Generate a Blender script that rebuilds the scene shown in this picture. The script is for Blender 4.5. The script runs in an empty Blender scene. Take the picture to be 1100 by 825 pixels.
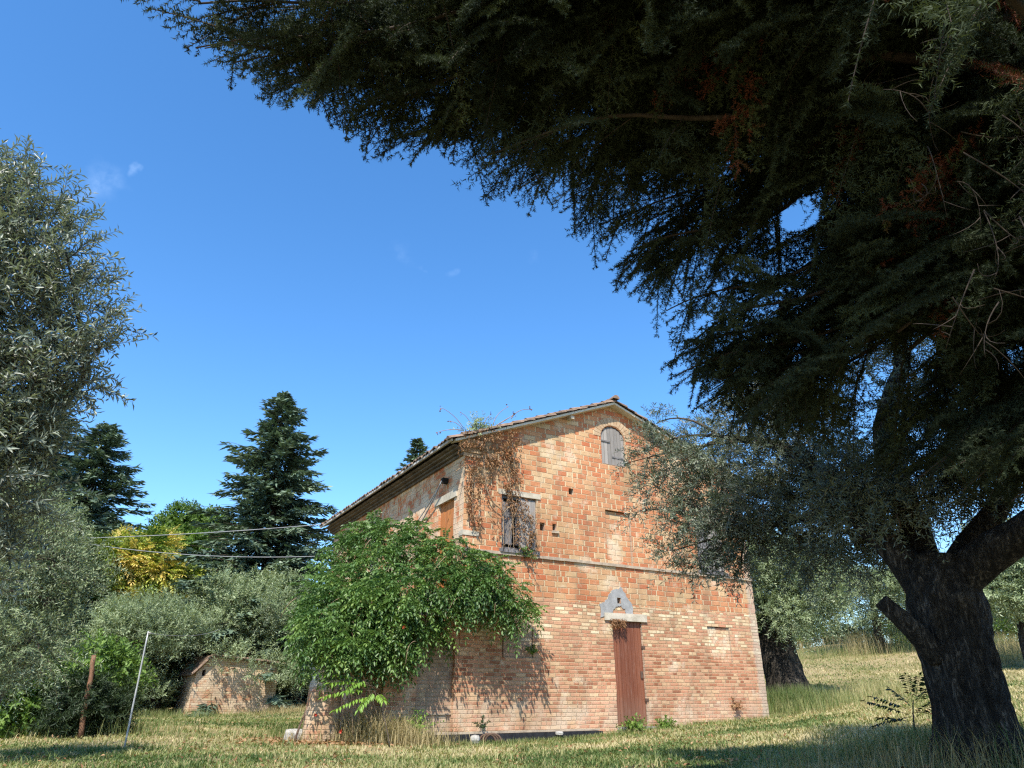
import bpy, bmesh, math, random
import numpy as np
from mathutils import Vector, Matrix, noise as mnoise
from mathutils.geometry import tessellate_polygon

random.seed(5)
rng = np.random.default_rng(11)
scene = bpy.context.scene
COL = scene.collection
R = math.radians

# ------------------------------------------------------------------ camera, sky, sun, exposure
cam_d = bpy.data.cameras.new('camera')
cam = bpy.data.objects.new('camera', cam_d)
COL.objects.link(cam)
cam.location = (0, 0, 0)
PITCH = R(24.107)
cam.rotation_euler = (R(90) + PITCH, 0, 0)
cam_d.sensor_fit = 'HORIZONTAL'
cam_d.sensor_width = 36
cam_d.lens = 751.6 / 1100 * 36
cam_d.clip_start = 0.05
cam_d.clip_end = 5000
scene.camera = cam

SUN_EL, SUN_AZ = R(52), R(189)          # azimuth clockwise from +Y: behind the camera, a little to the left
world = bpy.data.worlds.new('World')
scene.world = world
world.use_nodes = True
wn = world.node_tree
wn.nodes.clear()
w_out = wn.nodes.new('ShaderNodeOutputWorld')
w_bg = wn.nodes.new('ShaderNodeBackground')
w_sky = wn.nodes.new('ShaderNodeTexSky')
w_sky.sky_type = 'NISHITA'
w_sky.sun_disc = False
w_sky.sun_elevation = SUN_EL
w_sky.sun_rotation = SUN_AZ
w_sky.air_density = 1.0
w_sky.dust_density = 0.3
w_sky.ozone_density = 4.0
w_hs = wn.nodes.new('ShaderNodeHueSaturation')
w_hs.inputs['Saturation'].default_value = 1.22
w_hs.inputs['Value'].default_value = 1.12
w_bg.inputs['Strength'].default_value = 0.15
wn.links.new(w_sky.outputs[0], w_hs.inputs['Color'])
# a few faint wisps of cloud, each near its own direction in the sky
w_tc = wn.nodes.new('ShaderNodeTexCoord')
w_nz = wn.nodes.new('ShaderNodeTexNoise')
w_nz.inputs['Scale'].default_value = 26
w_nz.inputs['Detail'].default_value = 6
w_nz.inputs['Roughness'].default_value = 0.62
wn.links.new(w_tc.outputs['Generated'], w_nz.inputs['Vector'])


def sky_dir(px, py):
    X, Y = px - 550, 412.5 - py
    c, s = math.cos(PITCH), math.sin(PITCH)
    return Vector((X, 751.6 * c - Y * s, 751.6 * s + Y * c)).normalized()


w_wn = wn.nodes.new('ShaderNodeTexNoise')
w_wn.inputs['Scale'].default_value = 14
w_wn.inputs['Detail'].default_value = 5
wn.links.new(w_tc.outputs['Generated'], w_wn.inputs['Vector'])
w_ws = wn.nodes.new('ShaderNodeVectorMath'); w_ws.operation = 'MULTIPLY_ADD'
wn.links.new(w_wn.outputs['Color'], w_ws.inputs[0])
w_ws.inputs[1].default_value = (.12, .12, .12); w_ws.inputs[2].default_value = (-.06, -.06, -.06)
w_wa = wn.nodes.new('ShaderNodeVectorMath'); w_wa.operation = 'ADD'
wn.links.new(w_tc.outputs['Generated'], w_wa.inputs[0]); wn.links.new(w_ws.outputs[0], w_wa.inputs[1])
acc = None
for (px, py, rad, amt) in ((104, 204, .036, .15), (140, 185, .011, .15), (432, 274, .03, .06), (456, 284, .012, .11), (497, 289, .012, .06), (572, 272, .014, .05)):
    vd = wn.nodes.new('ShaderNodeVectorMath'); vd.operation = 'DISTANCE'
    nm = wn.nodes.new('ShaderNodeVectorMath'); nm.operation = 'NORMALIZE'
    wn.links.new(w_wa.outputs[0], nm.inputs[0])
    wn.links.new(nm.outputs[0], vd.inputs[0])
    vd.inputs[1].default_value = sky_dir(px, py)
    mr = wn.nodes.new('ShaderNodeMapRange')
    mr.interpolation_type = 'SMOOTHSTEP'
    mr.inputs['From Min'].default_value = rad
    mr.inputs['From Max'].default_value = rad * .1
    mr.inputs['To Max'].default_value = amt
    wn.links.new(vd.outputs['Value'], mr.inputs['Value'])
    if acc is None:
        acc = mr.outputs[0]
    else:
        ad = wn.nodes.new('ShaderNodeMath'); ad.operation = 'ADD'
        wn.links.new(acc, ad.inputs[0]); wn.links.new(mr.outputs[0], ad.inputs[1])
        acc = ad.outputs[0]
w_r = wn.nodes.new('ShaderNodeMapRange')
w_r.inputs['From Min'].default_value = .42
w_r.inputs['From Max'].default_value = .72
wn.links.new(w_nz.outputs['Fac'], w_r.inputs['Value'])
w_m = wn.nodes.new('ShaderNodeMath'); w_m.operation = 'MULTIPLY'
wn.links.new(acc, w_m.inputs[0]); wn.links.new(w_r.outputs[0], w_m.inputs[1])
w_mx = wn.nodes.new('ShaderNodeMixRGB')
w_mx.inputs[2].default_value = (5.2, 6.6, 8.4, 1)
wn.links.new(w_m.outputs[0], w_mx.inputs[0])
wn.links.new(w_hs.outputs[0], w_mx.inputs[1])
wn.links.new(w_mx.outputs[0], w_bg.inputs['Color'])
wn.links.new(w_bg.outputs[0], w_out.inputs['Surface'])

sun_d = bpy.data.lights.new('sun', 'SUN')
sun_d.energy = 4.95
sun_d.angle = R(0.53)
sun_d.color = (1.0, 0.93, 0.82)
sun = bpy.data.objects.new('sun', sun_d)
COL.objects.link(sun)
S_DIR = Vector((math.sin(SUN_AZ) * math.cos(SUN_EL), math.cos(SUN_AZ) * math.cos(SUN_EL), math.sin(SUN_EL)))
sun.rotation_euler = S_DIR.to_track_quat('Z', 'Y').to_euler()
sun.location = (0, -20, 30)

scene.view_settings.view_transform = 'Standard'
scene.view_settings.look = 'None'
scene.view_settings.gamma = 1
scene.view_settings.use_curve_mapping = False
scene.view_settings.exposure = 0.85
scene.render.engine = 'CYCLES'
scene.cycles.pixel_filter_type = 'BLACKMAN_HARRIS'
scene.cycles.filter_width = 1.3
scene.cycles.max_bounces = 6
scene.cycles.diffuse_bounces = 3
scene.cycles.glossy_bounces = 2
scene.cycles.transmission_bounces = 4
scene.cycles.use_denoising = False
scene.cycles.denoiser = 'OPENIMAGEDENOISE'
scene.cycles.denoising_input_passes = 'RGB_ALBEDO_NORMAL'
scene.cycles.denoising_prefilter = 'ACCURATE'

# ------------------------------------------------------------------ helpers
CP, SP = math.cos(PITCH), math.sin(PITCH)
FPX = 751.6


def ray(px, py):
    X, Y = px - 550, 412.5 - py
    return np.array([X, FPX * CP - Y * SP, FPX * SP + Y * CP]) / FPX


def at(px, py, d):
    """the point seen in direction (px, py) at horizontal distance d from the camera"""
    r = ray(px, py)
    return r * d / math.hypot(r[0], r[1])


def project(P):
    P = np.atleast_2d(P)
    zc = P[:, 1] * CP + P[:, 2] * SP
    yc = P[:, 2] * CP - P[:, 1] * SP
    zs = np.where(np.abs(zc) < 1e-4, 1e-4, zc)
    return 550 + FPX * P[:, 0] / zs, 412.5 - FPX * yc / zs, zc


def nrm(a):
    n = np.linalg.norm(a, axis=-1, keepdims=True)
    return a / np.maximum(n, 1e-9)


def tag(o, label=None, cat=None, group=None, kind=None):
    if label: o['label'] = label
    if cat: o['category'] = cat
    if group: o['group'] = group
    if kind: o['kind'] = kind
    return o


def empty(name, loc, rz=0.0):
    o = bpy.data.objects.new(name, None)
    COL.objects.link(o)
    o.empty_display_size = .2
    o.location = loc
    o.rotation_euler = (0, 0, rz)
    return o


class Buf:
    """collects vertices and faces and links them as one mesh object"""
    def __init__(self):
        self.v, self.t, self.q, self.tone, self.n = [], [], [], [], 0

    def add(self, v, tris=None, quads=None, tone=0.5):
        v = np.asarray(v, dtype=np.float32).reshape(-1, 3)
        self.v.append(v)
        if tris is not None and len(tris):
            self.t.append(np.asarray(tris, dtype=np.int64).reshape(-1, 3) + self.n)
        if quads is not None and len(quads):
            self.q.append(np.asarray(quads, dtype=np.int64).reshape(-1, 4) + self.n)
        tn = np.empty(len(v), np.float32)
        tn[:] = tone
        self.tone.append(tn)
        self.n += len(v)

    def build(self, name, mat, parent=None, smooth=False, origin=None, uvfun=None):
        v = np.concatenate(self.v)
        if origin is None and parent is not None:
            origin = parent.location
        if origin is not None and not getattr(self, 'local', False):
            v = v - np.array(origin, np.float32)
        t = np.concatenate(self.t) if self.t else np.zeros((0, 3), np.int64)
        q = np.concatenate(self.q) if self.q else np.zeros((0, 4), np.int64)
        me = bpy.data.meshes.new(name)
        me.vertices.add(len(v))
        me.vertices.foreach_set('co', np.ascontiguousarray(v, np.float32).ravel())
        loops = np.concatenate([t.ravel(), q.ravel()]).astype(np.int32)
        me.loops.add(len(loops))
        me.loops.foreach_set('vertex_index', loops)
        me.polygons.add(len(t) + len(q))
        starts = np.concatenate([np.arange(len(t)) * 3, len(t) * 3 + np.arange(len(q)) * 4]).astype(np.int32)
        me.polygons.foreach_set('loop_start', starts)
        if smooth:
            me.polygons.foreach_set('use_smooth', np.ones(len(starts), bool))
        me.update(calc_edges=True)
        a = me.attributes.new('tone', 'FLOAT', 'POINT')
        a.data.foreach_set('value', np.concatenate(self.tone))
        if mat: me.materials.append(mat)
        o = bpy.data.objects.new(name, me)
        COL.objects.link(o)
        if parent is not None:
            o.parent = parent
        elif origin is not None:
            o.location = origin
        return o


def tube(buf, pts, radii, n=8, tone=.5, cap=True, rough=0.0, seed=0):
    pts = np.asarray(pts, float)
    K = len(pts)
    radii = np.asarray(radii, float)
    T = np.gradient(pts, axis=0)
    T = nrm(T)
    ref = np.array([0, 0, 1.0]) if abs(T[0][2]) < .9 else np.array([1.0, 0, 0])
    a = nrm(np.cross(T[0], ref))
    ang = np.linspace(0, 2 * np.pi, n, endpoint=False)
    out = []
    for k in range(K):
        a = nrm(a - T[k] * (a @ T[k]))
        b = np.cross(T[k], a)
        rr = np.full(n, radii[k])
        if rough:
            for j in range(n):
                p = pts[k] + (a * math.cos(ang[j]) + b * math.sin(ang[j])) * radii[k]
                q = Vector((p[0] * 4, p[1] * 4, p[2] * 1.3)) + Vector((seed, seed * 2.3, 0))
                ridge = mnoise.noise(q) + .5 * mnoise.noise(q * 2.7) + .35 * mnoise.noise(Vector((p[0] * 17, p[1] * 17, p[2] * 3.5)))
                if n > 40:
                    ridge += 1.1 * abs(mnoise.noise(Vector((p[0] * 9, p[1] * 9, p[2] * 1.6 + seed)))) + .55 * abs(mnoise.noise(Vector((p[0] * 26, p[1] * 26, p[2] * 5)))) - .5
                rr[j] *= 1 + rough * ridge
        out.append(pts[k] + rr[:, None] * (np.cos(ang)[:, None] * a + np.sin(ang)[:, None] * b))
    v = np.concatenate(out)
    q = []
    for k in range(K - 1):
        for j in range(n):
            j2 = (j + 1) % n
            q.append((k * n + j, k * n + j2, (k + 1) * n + j2, (k + 1) * n + j))
    tr = []
    if cap:
        v = np.concatenate([v, pts[:1], pts[-1:]])
        for j in range(n):
            j2 = (j + 1) % n
            tr.append((K * n, j2, j))
            tr.append((K * n + 1, (K - 1) * n + j, (K - 1) * n + j2))
    buf.add(v, tr, q, tone)


def tubes(buf, P, Rd, n=3, tone=.5):
    """many thin tubes at once: P (N,K,3), Rd (N,K)"""
    N, K, _ = P.shape
    if N == 0: return
    D = nrm(P[:, -1] - P[:, 0])
    ref = np.where(np.abs(D[:, 2:3]) < .9, np.array([[0, 0, 1.0]]), np.array([[1.0, 0, 0]]))
    a = nrm(np.cross(D, ref)); b = np.cross(D, a)
    ang = np.linspace(0, 2 * np.pi, n, endpoint=False)
    off = np.cos(ang)[None, :, None] * a[:, None] + np.sin(ang)[None, :, None] * b[:, None]
    V = P[:, :, None, :] + Rd[:, :, None, None] * off[:, None]
    q = []
    for k in range(K - 1):
        for j in range(n):
            j2 = (j + 1) % n
            q.append((k * n + j, k * n + j2, (k + 1) * n + j2, (k + 1) * n + j))
    q = np.array(q)
    F = q[None] + (np.arange(N) * K * n)[:, None, None]
    tn = np.repeat(np.asarray(tone), K * n) if np.ndim(tone) else tone
    buf.add(V.reshape(-1, 3), None, F.reshape(-1, 4), tn)


def leaves(buf, P, D, Nm, L, Wd, tone, fold=.18, curl=.12):
    D = nrm(D)
    S = nrm(np.cross(D, Nm)); N2 = np.cross(S, D)
    L = np.broadcast_to(np.asarray(L, float), (len(P),))[:, None]
    Wd = np.broadcast_to(np.asarray(Wd, float), (len(P),))[:, None]
    v0 = P
    v1 = P + D * L * .48 - S * Wd * .5 + N2 * Wd * fold
    v2 = P + D * L - N2 * L * curl
    v3 = P + D * L * .48 + S * Wd * .5 + N2 * Wd * fold
    V = np.stack([v0, v1, v2, v3], 1).reshape(-1, 3)
    b = np.arange(len(P)) * 4
    F = np.stack([np.stack([b, b + 2, b + 1], 1), np.stack([b, b + 3, b + 2], 1)], 1).reshape(-1, 3)
    buf.add(V, F, None, np.repeat(tone, 4) if np.ndim(tone) else tone)


def rnd(n): return nrm(rng.normal(size=(n, 3)))


def twig_leaves(buf, O, D, l, K, L, Wd, tone, droop=.15, spread=.9, stem=None, stem_r=.003):
    """olive-like shoots: N twigs with K leaf pairs each"""
    N = len(O)
    t = (np.arange(K) + .6) / K
    D = nrm(D)
    side = nrm(np.cross(D, rnd(N)))
    up = np.cross(side, D)
    g = np.array([0, 0, -1.0])
    l = np.broadcast_to(np.asarray(l, float), (N,))
    pos = O[:, None] + D[:, None] * (l[:, None] * t)[..., None] + g * (droop * l[:, None] * t ** 2)[..., None]
    Ps, Ds, Ns, Ts = [], [], [], []
    for s in (1, -1):
        az = (np.arange(K) % 2) * (np.pi / 2) + rng.normal(0, .35, (N, K))
        rad = np.cos(az)[..., None] * side[:, None] + np.sin(az)[..., None] * up[:, None]
        d = D[:, None] * rng.uniform(.45, 1.0, (N, K, 1)) + s * rad * spread + rng.normal(0, .2, (N, K, 3))
        Ps.append(pos.reshape(-1, 3)); Ds.append(d.reshape(-1, 3))
        nn = D[:, None] * .8 - s * rad * .5 + rng.normal(0, .45, (N, K, 3)) + np.array([0, 0, .4])
        Ns.append(nn.reshape(-1, 3))
        Ts.append(np.clip(np.repeat(np.broadcast_to(tone, (N,)), K) + rng.normal(0, .13, N * K), 0, 1))
    P = np.concatenate(Ps); n = len(P)
    leaves(buf, P, np.concatenate(Ds), np.concatenate(Ns), rng.uniform(.7, 1.2, n) * L, rng.uniform(.75, 1.2, n) * Wd, np.concatenate(Ts))
    if stem is not None:
        tt = np.array([0, .5, 1.0])
        PP = O[:, None] + D[:, None] * (l[:, None] * tt)[..., None] + g * (droop * l[:, None] * tt ** 2)[..., None]
        tubes(stem, PP, np.broadcast_to(np.array([1, .7, .25]) * stem_r, (N, 3)), 3)


def pinnate(buf, O, D, l, K, L, Wd, tone, droop=.5, hang=.5, stem=None, up=None, stem_r=.004):
    """compound leaves: a drooping rachis with K pairs of leaflets and one at the tip"""
    N = len(O)
    D = nrm(D)
    upv = np.array([0, 0, 1.0]) if up is None else up
    S = nrm(np.cross(D, upv + rng.normal(0, .25, (N, 3))))
    l = np.broadcast_to(np.asarray(l, float), (N,))
    t = .18 + .82 * (np.arange(K) + .5) / K
    g = np.array([0, 0, -1.0])
    pos = O[:, None] + D[:, None] * (l[:, None] * t)[..., None] + g * (droop * l[:, None] * t ** 2)[..., None]
    dirn = nrm(D[:, None] + g * (2 * droop * t)[None, :, None])
    tn = np.clip(np.repeat(np.broadcast_to(tone, (N,)), K) + rng.normal(0, .09, N * K), 0, 1)
    for s in (1, -1):
        d = dirn * rng.uniform(.25, .55, (N, K, 1)) + s * S[:, None] + g * hang + rng.normal(0, .13, (N, K, 3))
        up_ = np.cross(S, D)[:, None] + rng.normal(0, .25, (N, K, 3)) + s * S[:, None] * .3
        up_ = np.where(up_[..., 2:3] < 0, -up_, up_)
        n = N * K
        leaves(buf, pos.reshape(-1, 3), d.reshape(-1, 3), up_.reshape(-1, 3), rng.uniform(.8, 1.15, n) * L, rng.uniform(.85, 1.15, n) * Wd, tn)
    tip = O + D * l[:, None] + g * (droop * l)[:, None]
    leaves(buf, tip, dirn[:, -1], np.cross(S, D), L * 1.1, Wd, np.broadcast_to(tone, (N,)).copy())
    if stem is not None:
        tt = np.array([0, .35, .7, 1.0])
        PP = O[:, None] + D[:, None] * (l[:, None] * tt)[..., None] + g * (droop * l[:, None] * tt ** 2)[..., None]
        tubes(stem, PP, np.broadcast_to(np.array([1, .8, .6, .3]) * stem_r, (N, 4)), 3)


def bez(p0, p1, p2, n):
    t = np.linspace(0, 1, n)[:, None]
    return (1 - t) ** 2 * p0 + 2 * t * (1 - t) * p1 + t * t * p2


# ------------------------------------------------------------------ materials
def newmat(name):
    m = bpy.data.materials.new(name)
    m.use_nodes = True
    nt = m.node_tree
    b = nt.nodes['Principled BSDF']
    b.inputs['Roughness'].default_value = .85
    b.inputs['Specular IOR Level'].default_value = .25
    return m, nt, b


class NT:
    def __init__(self, nt): self.nt = nt
    def n(self, t, **kw):
        x = self.nt.nodes.new('ShaderNode' + t)
        for k, v in kw.items(): setattr(x, k, v)
        return x
    def l(self, a, b): self.nt.links.new(a, b)
    def inp(self, node, i, v):
        if isinstance(v, (int, float)): node.inputs[i].default_value = v
        elif isinstance(v, tuple): node.inputs[i].default_value = v
        else: self.l(v, node.inputs[i])
    def math(self, op, a, b=None, c=None, clamp=False):
        x = self.n('Math', operation=op); x.use_clamp = clamp
        self.inp(x, 0, a)
        if b is not None: self.inp(x, 1, b)
        if c is not None: self.inp(x, 2, c)
        return x.outputs[0]
    def mix(self, f, a, b, mode='MIX'):
        x = self.n('MixRGB', blend_type=mode)
        self.inp(x, 0, f)
        for i, v in ((1, a), (2, b)):
            if isinstance(v, tuple): x.inputs[i].default_value = (*v[:3], 1)
            else: self.l(v, x.inputs[i])
        return x.outputs[0]
    def ramp(self, f, stops, interp='LINEAR'):
        x = self.n('ValToRGB')
        cr = x.color_ramp
        cr.interpolation = interp
        while len(cr.elements) < len(stops): cr.elements.new(.5)
        for e, (p, c) in zip(cr.elements, stops):
            e.position = p; e.color = (*c[:3], 1) if isinstance(c, tuple) else (c, c, c, 1)
        self.l(f, x.inputs[0])
        return x.outputs[0]
    def noise(self, vec, scale, detail=4, rough=.6, dist=0):
        x = self.n('TexNoise')
        x.inputs['Scale'].default_value = scale
        x.inputs['Detail'].default_value = detail
        x.inputs['Roughness'].default_value = rough
        x.inputs['Distortion'].default_value = dist
        if vec is not None: self.l(vec, x.inputs['Vector'])
        return x
    def rng(self, v, a, b, c=0.0, d=1.0, smooth=False):
        x = self.n('MapRange')
        if smooth: x.interpolation_type = 'SMOOTHSTEP'
        self.inp(x, 0, v)
        for i, k in zip((1, 2, 3, 4), (a, b, c, d)): x.inputs[i].default_value = k
        return x.outputs[0]
    def bump(self, h, strength=.5, dist=.02):
        x = self.n('Bump')
        x.inputs['Strength'].default_value = strength
        x.inputs['Distance'].default_value = dist
        self.l(h, x.inputs['Height'])
        return x.outputs[0]
    def objco(self): return self.n('TexCoord').outputs['Object']
    def scaled(self, vec, s):
        x = self.n('VectorMath', operation='MULTIPLY')
        self.l(vec, x.inputs[0]); x.inputs[1].default_value = s
        return x.outputs[0]


def leaf_mat(name, stops, back=None, trans=.25, rough=.5, spec=.3):
    m, nt, b = newmat(name)
    k = NT(nt)
    a = k.n('Attribute', attribute_name='tone')
    col = k.ramp(a.outputs['Fac'], stops)
    if back is not None:
        geo = k.n('NewGeometry')
        col = k.mix(k.math('MULTIPLY', geo.outputs['Backfacing'], .85), col, back)
    k.l(col, b.inputs['Base Color'])
    b.inputs['Roughness'].default_value = rough
    b.inputs['Specular IOR Level'].default_value = spec
    if trans > 0:
        tr = k.n('BsdfTranslucent')
        tc = k.mix(1.0, col, (1.25, 1.35, .6), 'MULTIPLY')
        k.l(tc, tr.inputs['Color'])
        mx = k.n('MixShader')
        mx.inputs[0].default_value = trans
        k.l(b.outputs[0], mx.inputs[1]); k.l(tr.outputs[0], mx.inputs[2])
        k.l(mx.outputs[0], nt.nodes['Material Output'].inputs['Surface'])
    return m


def bark_mat(name, dark, light, scale=9, bump=.8):
    m, nt, b = newmat(name)
    k = NT(nt)
    co = k.objco()
    st = k.scaled(co, (1, 1, .26))
    n1 = k.noise(st, scale * 1.7, 8, .7, 1.2)
    n2 = k.noise(co, scale * .22, 4, .6)
    n3 = k.noise(st, scale * 5, 4, .7, .4)
    crack = k.rng(n1.outputs['Fac'], .40, .58)
    h = k.math('ADD', k.math('MULTIPLY', n2.outputs['Fac'], .5), k.math('MULTIPLY', n3.outputs['Fac'], .5))
    f = k.math('MULTIPLY', k.math('MULTIPLY', crack, k.rng(n3.outputs['Fac'], .3, .7)), k.rng(n2.outputs['Fac'], .3, .65, .25, 1.2))
    k.l(k.mix(f, dark, light), b.inputs['Base Color'])
    k.l(k.bump(k.math('ADD', h, crack), bump, .03), b.inputs['Normal'])
    b.inputs['Roughness'].default_value = .95
    return m


def plain_mat(name, c1, c2, scale=6, rough=.85, bump=.3, stretch=(1, 1, 1), metal=0.0):
    m, nt, b = newmat(name)
    k = NT(nt)
    co = k.scaled(k.objco(), stretch)
    n1 = k.noise(co, scale, 6, .65)
    n2 = k.noise(co, scale * 6, 3, .6)
    f = k.math('ADD', k.math('MULTIPLY', n1.outputs['Fac'], .75), k.math('MULTIPLY', n2.outputs['Fac'], .25))
    k.l(k.mix(k.rng(f, .35, .65), c1, c2), b.inputs['Base Color'])
    k.l(k.bump(f, bump, .01), b.inputs['Normal'])
    b.inputs['Roughness'].default_value = rough
    b.inputs['Metallic'].default_value = metal
    return m


def brick_mat(name, zone=2.1, plaster=.0, shift=0.0, grime=.62, edge=None, small=(.265, .082), gray=0.0, white_top=None):
    """brickwork in metres from the UV map: thin bricks below the height «zone», large hollow blocks above it"""
    m, nt, b = newmat(name)
    k = NT(nt)
    uv = k.n('UVMap', uv_map='UVMap').outputs[0]
    nd = k.noise(uv, 1.6, 5, .72)
    off = k.n('VectorMath', operation='SCALE'); off.inputs['Scale'].default_value = .055
    sub = k.n('VectorMath', operation='SUBTRACT'); k.l(nd.outputs['Color'], sub.inputs[0]); sub.inputs[1].default_value = (.5, .5, .5)
    k.l(sub.outputs[0], off.inputs[0])
    add = k.n('VectorMath', operation='ADD'); k.l(uv, add.inputs[0]); k.l(off.outputs[0], add.inputs[1])
    sep = k.n('SeparateXYZ'); k.l(add.outputs[0], sep.inputs[0])
    x, y = sep.outputs[0], sep.outputs[1]
    big = k.noise(uv, .55, 5, .6)
    mid = k.noise(uv, 2.1, 5, .62)
    fine = k.noise(uv, 26, 4, .7)
    grit = k.noise(uv, 70, 2, .6)

    def cells(bw, bh, mort, morty, smash):
        yy = k.math('DIVIDE', y, bh)
        row = k.math('FLOOR', yy)
        wr = k.n('TexWhiteNoise', noise_dimensions='1D'); k.l(row, wr.inputs['W'])
        xo = k.math('ADD', k.math('DIVIDE', x, bw), k.math('ADD', k.math('MULTIPLY', k.math('MODULO', k.math('ABSOLUTE', row), 2.0), .5), k.math('MULTIPLY', wr.outputs['Value'], .36)))
        # header bricks now and then: split some stretchers in two
        colr = k.math('FLOOR', xo)
        fx = k.math('FRACT', xo)
        cv0 = k.n('CombineXYZ'); k.l(colr, cv0.inputs[0]); k.l(row, cv0.inputs[1]); cv0.inputs[2].default_value = 7.3
        w0 = k.n('TexWhiteNoise', noise_dimensions='3D'); k.l(cv0.outputs[0], w0.inputs['Vector'])
        split = k.math('GREATER_THAN', w0.outputs['Value'], .86 if bh > .1 else .65)
        fx2 = k.math('FRACT', k.math('MULTIPLY', fx, 2.0))
        wd = k.math('SUBTRACT', bw, k.math('MULTIPLY', split, bw * .5))
        fxx = k.n('Mix', data_type='FLOAT'); k.l(split, fxx.inputs[0]); k.l(fx, fxx.inputs[2]); k.l(fx2, fxx.inputs[3])
        half = k.math('MULTIPLY', k.math('FLOOR', k.math('MULTIPLY', fx, 2.0)), k.math('MULTIPLY', split, .5))
        cv = k.n('CombineXYZ'); k.l(k.math('ADD', colr, half), cv.inputs[0]); k.l(row, cv.inputs[1])
        w1 = k.n('TexWhiteNoise', noise_dimensions='2D'); k.l(cv.outputs[0], w1.inputs['Vector'])
        fy = k.math('FRACT', yy)
        nz = k.math('ADD', k.math('MULTIPLY', k.math('SUBTRACT', fine.outputs['Fac'], .5), .014), k.math('MULTIPLY', k.math('SUBTRACT', mid.outputs['Fac'], .5), .012))
        sepc = k.n('SeparateColor'); k.l(w1.outputs['Color'], sepc.inputs[0])
        hw_ = k.math('MULTIPLY', k.math('ADD', k.math('MULTIPLY', k.math('GREATER_THAN', sepc.outputs[1], smash), .75), .25), mort)
        dx = k.math('MULTIPLY', k.math('MINIMUM', fxx.outputs[0], k.math('SUBTRACT', 1.0, fxx.outputs[0])), wd)
        dy = k.math('MULTIPLY', k.math('MINIMUM', fy, k.math('SUBTRACT', 1.0, fy)), bh)
        mx_ = k.rng(k.math('SUBTRACT', k.math('ADD', dx, nz), k.math('MULTIPLY', hw_, .5)), 0, .007, smooth=True)
        my_ = k.rng(k.math('ADD', dy, nz), morty * .5, morty * .5 + .008, smooth=True)
        return w1.outputs['Value'], mx_, my_

    rb, xb, yb = cells(.315, .134, .036, .010, .5)
    rs, xs, ys = cells(small[0], small[1], .014, .011, .6)
    zf = k.math('ADD', y, k.math('MULTIPLY', k.math('SUBTRACT', big.outputs['Fac'], .5), .9))
    zsel = k.math('GREATER_THAN', k.math('ADD', y, k.math('MULTIPLY', k.math('SUBTRACT', big.outputs['Fac'], .5), .35)), zone)
    # tone of each unit, pushed towards cream or red in large soft areas
    pb = k.math('ADD', k.math('ADD', k.math('MULTIPLY', rb, .85), .06), k.math('MULTIPLY', k.math('SUBTRACT', big.outputs['Fac'], .5), 1.0 ))
    pb = k.math('ADD', pb, shift)
    colb = k.ramp(pb, [(0, (.42, .115, .052)), (.18, (.46, .165, .076)), (.5, (.49, .215, .108)), (.66, (.50, .28, .15)), (.82, (.51, .35, .20)), (1, (.58, .46, .30))])
    band = k.math('MULTIPLY', k.rng(zf, .9, 1.35, smooth=True), k.rng(zf, 2.6, 2.2, smooth=True))
    ps = k.math('ADD', k.math('MULTIPLY', rs, .85), k.math('ADD', k.math('MULTIPLY', k.math('SUBTRACT', big.outputs['Fac'], .5), .5), k.math('MULTIPLY', band, .26)))
    ps = k.math('ADD', ps, shift)
    cols = k.ramp(ps, [(0, (.25, .085, .05)), (.14, (.36, .14, .08)), (.3, (.45, .205, .128)), (.6, (.49, .262, .168)), (.76, (.53, .345, .21)), (.9, (.60, .47, .30)), (1, (.70, .60, .42))])
    col = k.mix(zsel, cols, colb)
    def pick(a_, b_):
        q_ = k.n('Mix', data_type='FLOAT'); k.l(zsel, q_.inputs[0]); k.l(a_, q_.inputs[2]); k.l(b_, q_.inputs[3])
        return q_.outputs[0]
    mkx, mky = pick(xs, xb), pick(ys, yb)
    mask = k.math('MULTIPLY', mkx, mky)
    # grain inside each unit
    col = k.mix(k.rng(fine.outputs['Fac'], .3, .75, 0, .4), col, k.mix(.55, col, (.62, .44, .25)))
    col = k.mix(k.rng(grit.outputs['Fac'], .52, .8, 0, .55), col, k.mix(.6, col, (.16, .10, .06)))
    bed = k.mix(mid.outputs['Fac'], (.36, .235, .14), (.58, .42, .27))
    head = k.mix(zsel, bed, (.60, .47, .30))
    col = k.mix(mky, bed, col)
    col = k.mix(mkx, head, col)
    # lime wash, grime and damp
    wash = k.rng(k.math('ADD', mid.outputs['Fac'], k.math('MULTIPLY', k.math('SUBTRACT', big.outputs['Fac'], .5), .8)), .57 - plaster * .3, .70 - plaster * .2, 0, .62 + plaster * .33, smooth=True)
    col = k.mix(wash, col, (.60, .49, .36))
    gr = k.noise(k.scaled(uv, (1.0, .35, 1)), 1.7, 6, .7, .3)
    col = k.mix(k.rng(gr.outputs['Fac'], .50, .74, 0, grime + gray * .38), col, (.19, .155, .105))
    low = k.math('MULTIPLY', k.rng(y, .35, -.55, smooth=True), k.rng(mid.outputs['Fac'], .4, .6, 0.1, 1))
    col = k.mix(k.math('MULTIPLY', low, .6), col, (.50, .40, .30))
    tint = k.noise(uv, .42, 6, .68, .5)
    col = k.mix(k.rng(tint.outputs['Fac'], .36, .64), k.mix(1.0, col, (.78, .75, .70), 'MULTIPLY'), k.mix(1.0, col, (1.09, 1.07, 1.05), 'MULTIPLY'))
    if edge is not None:
        eg = k.rng(k.math('ADD', x, k.math('MULTIPLY', k.math('SUBTRACT', mid.outputs['Fac'], .5), .3)), edge - .04, edge + .06)
        col = k.mix(k.math('MULTIPLY', eg, .6), col, (.40, .35, .28))
    if gray: col = k.mix(gray, col, (.25, .22, .17))
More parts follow.
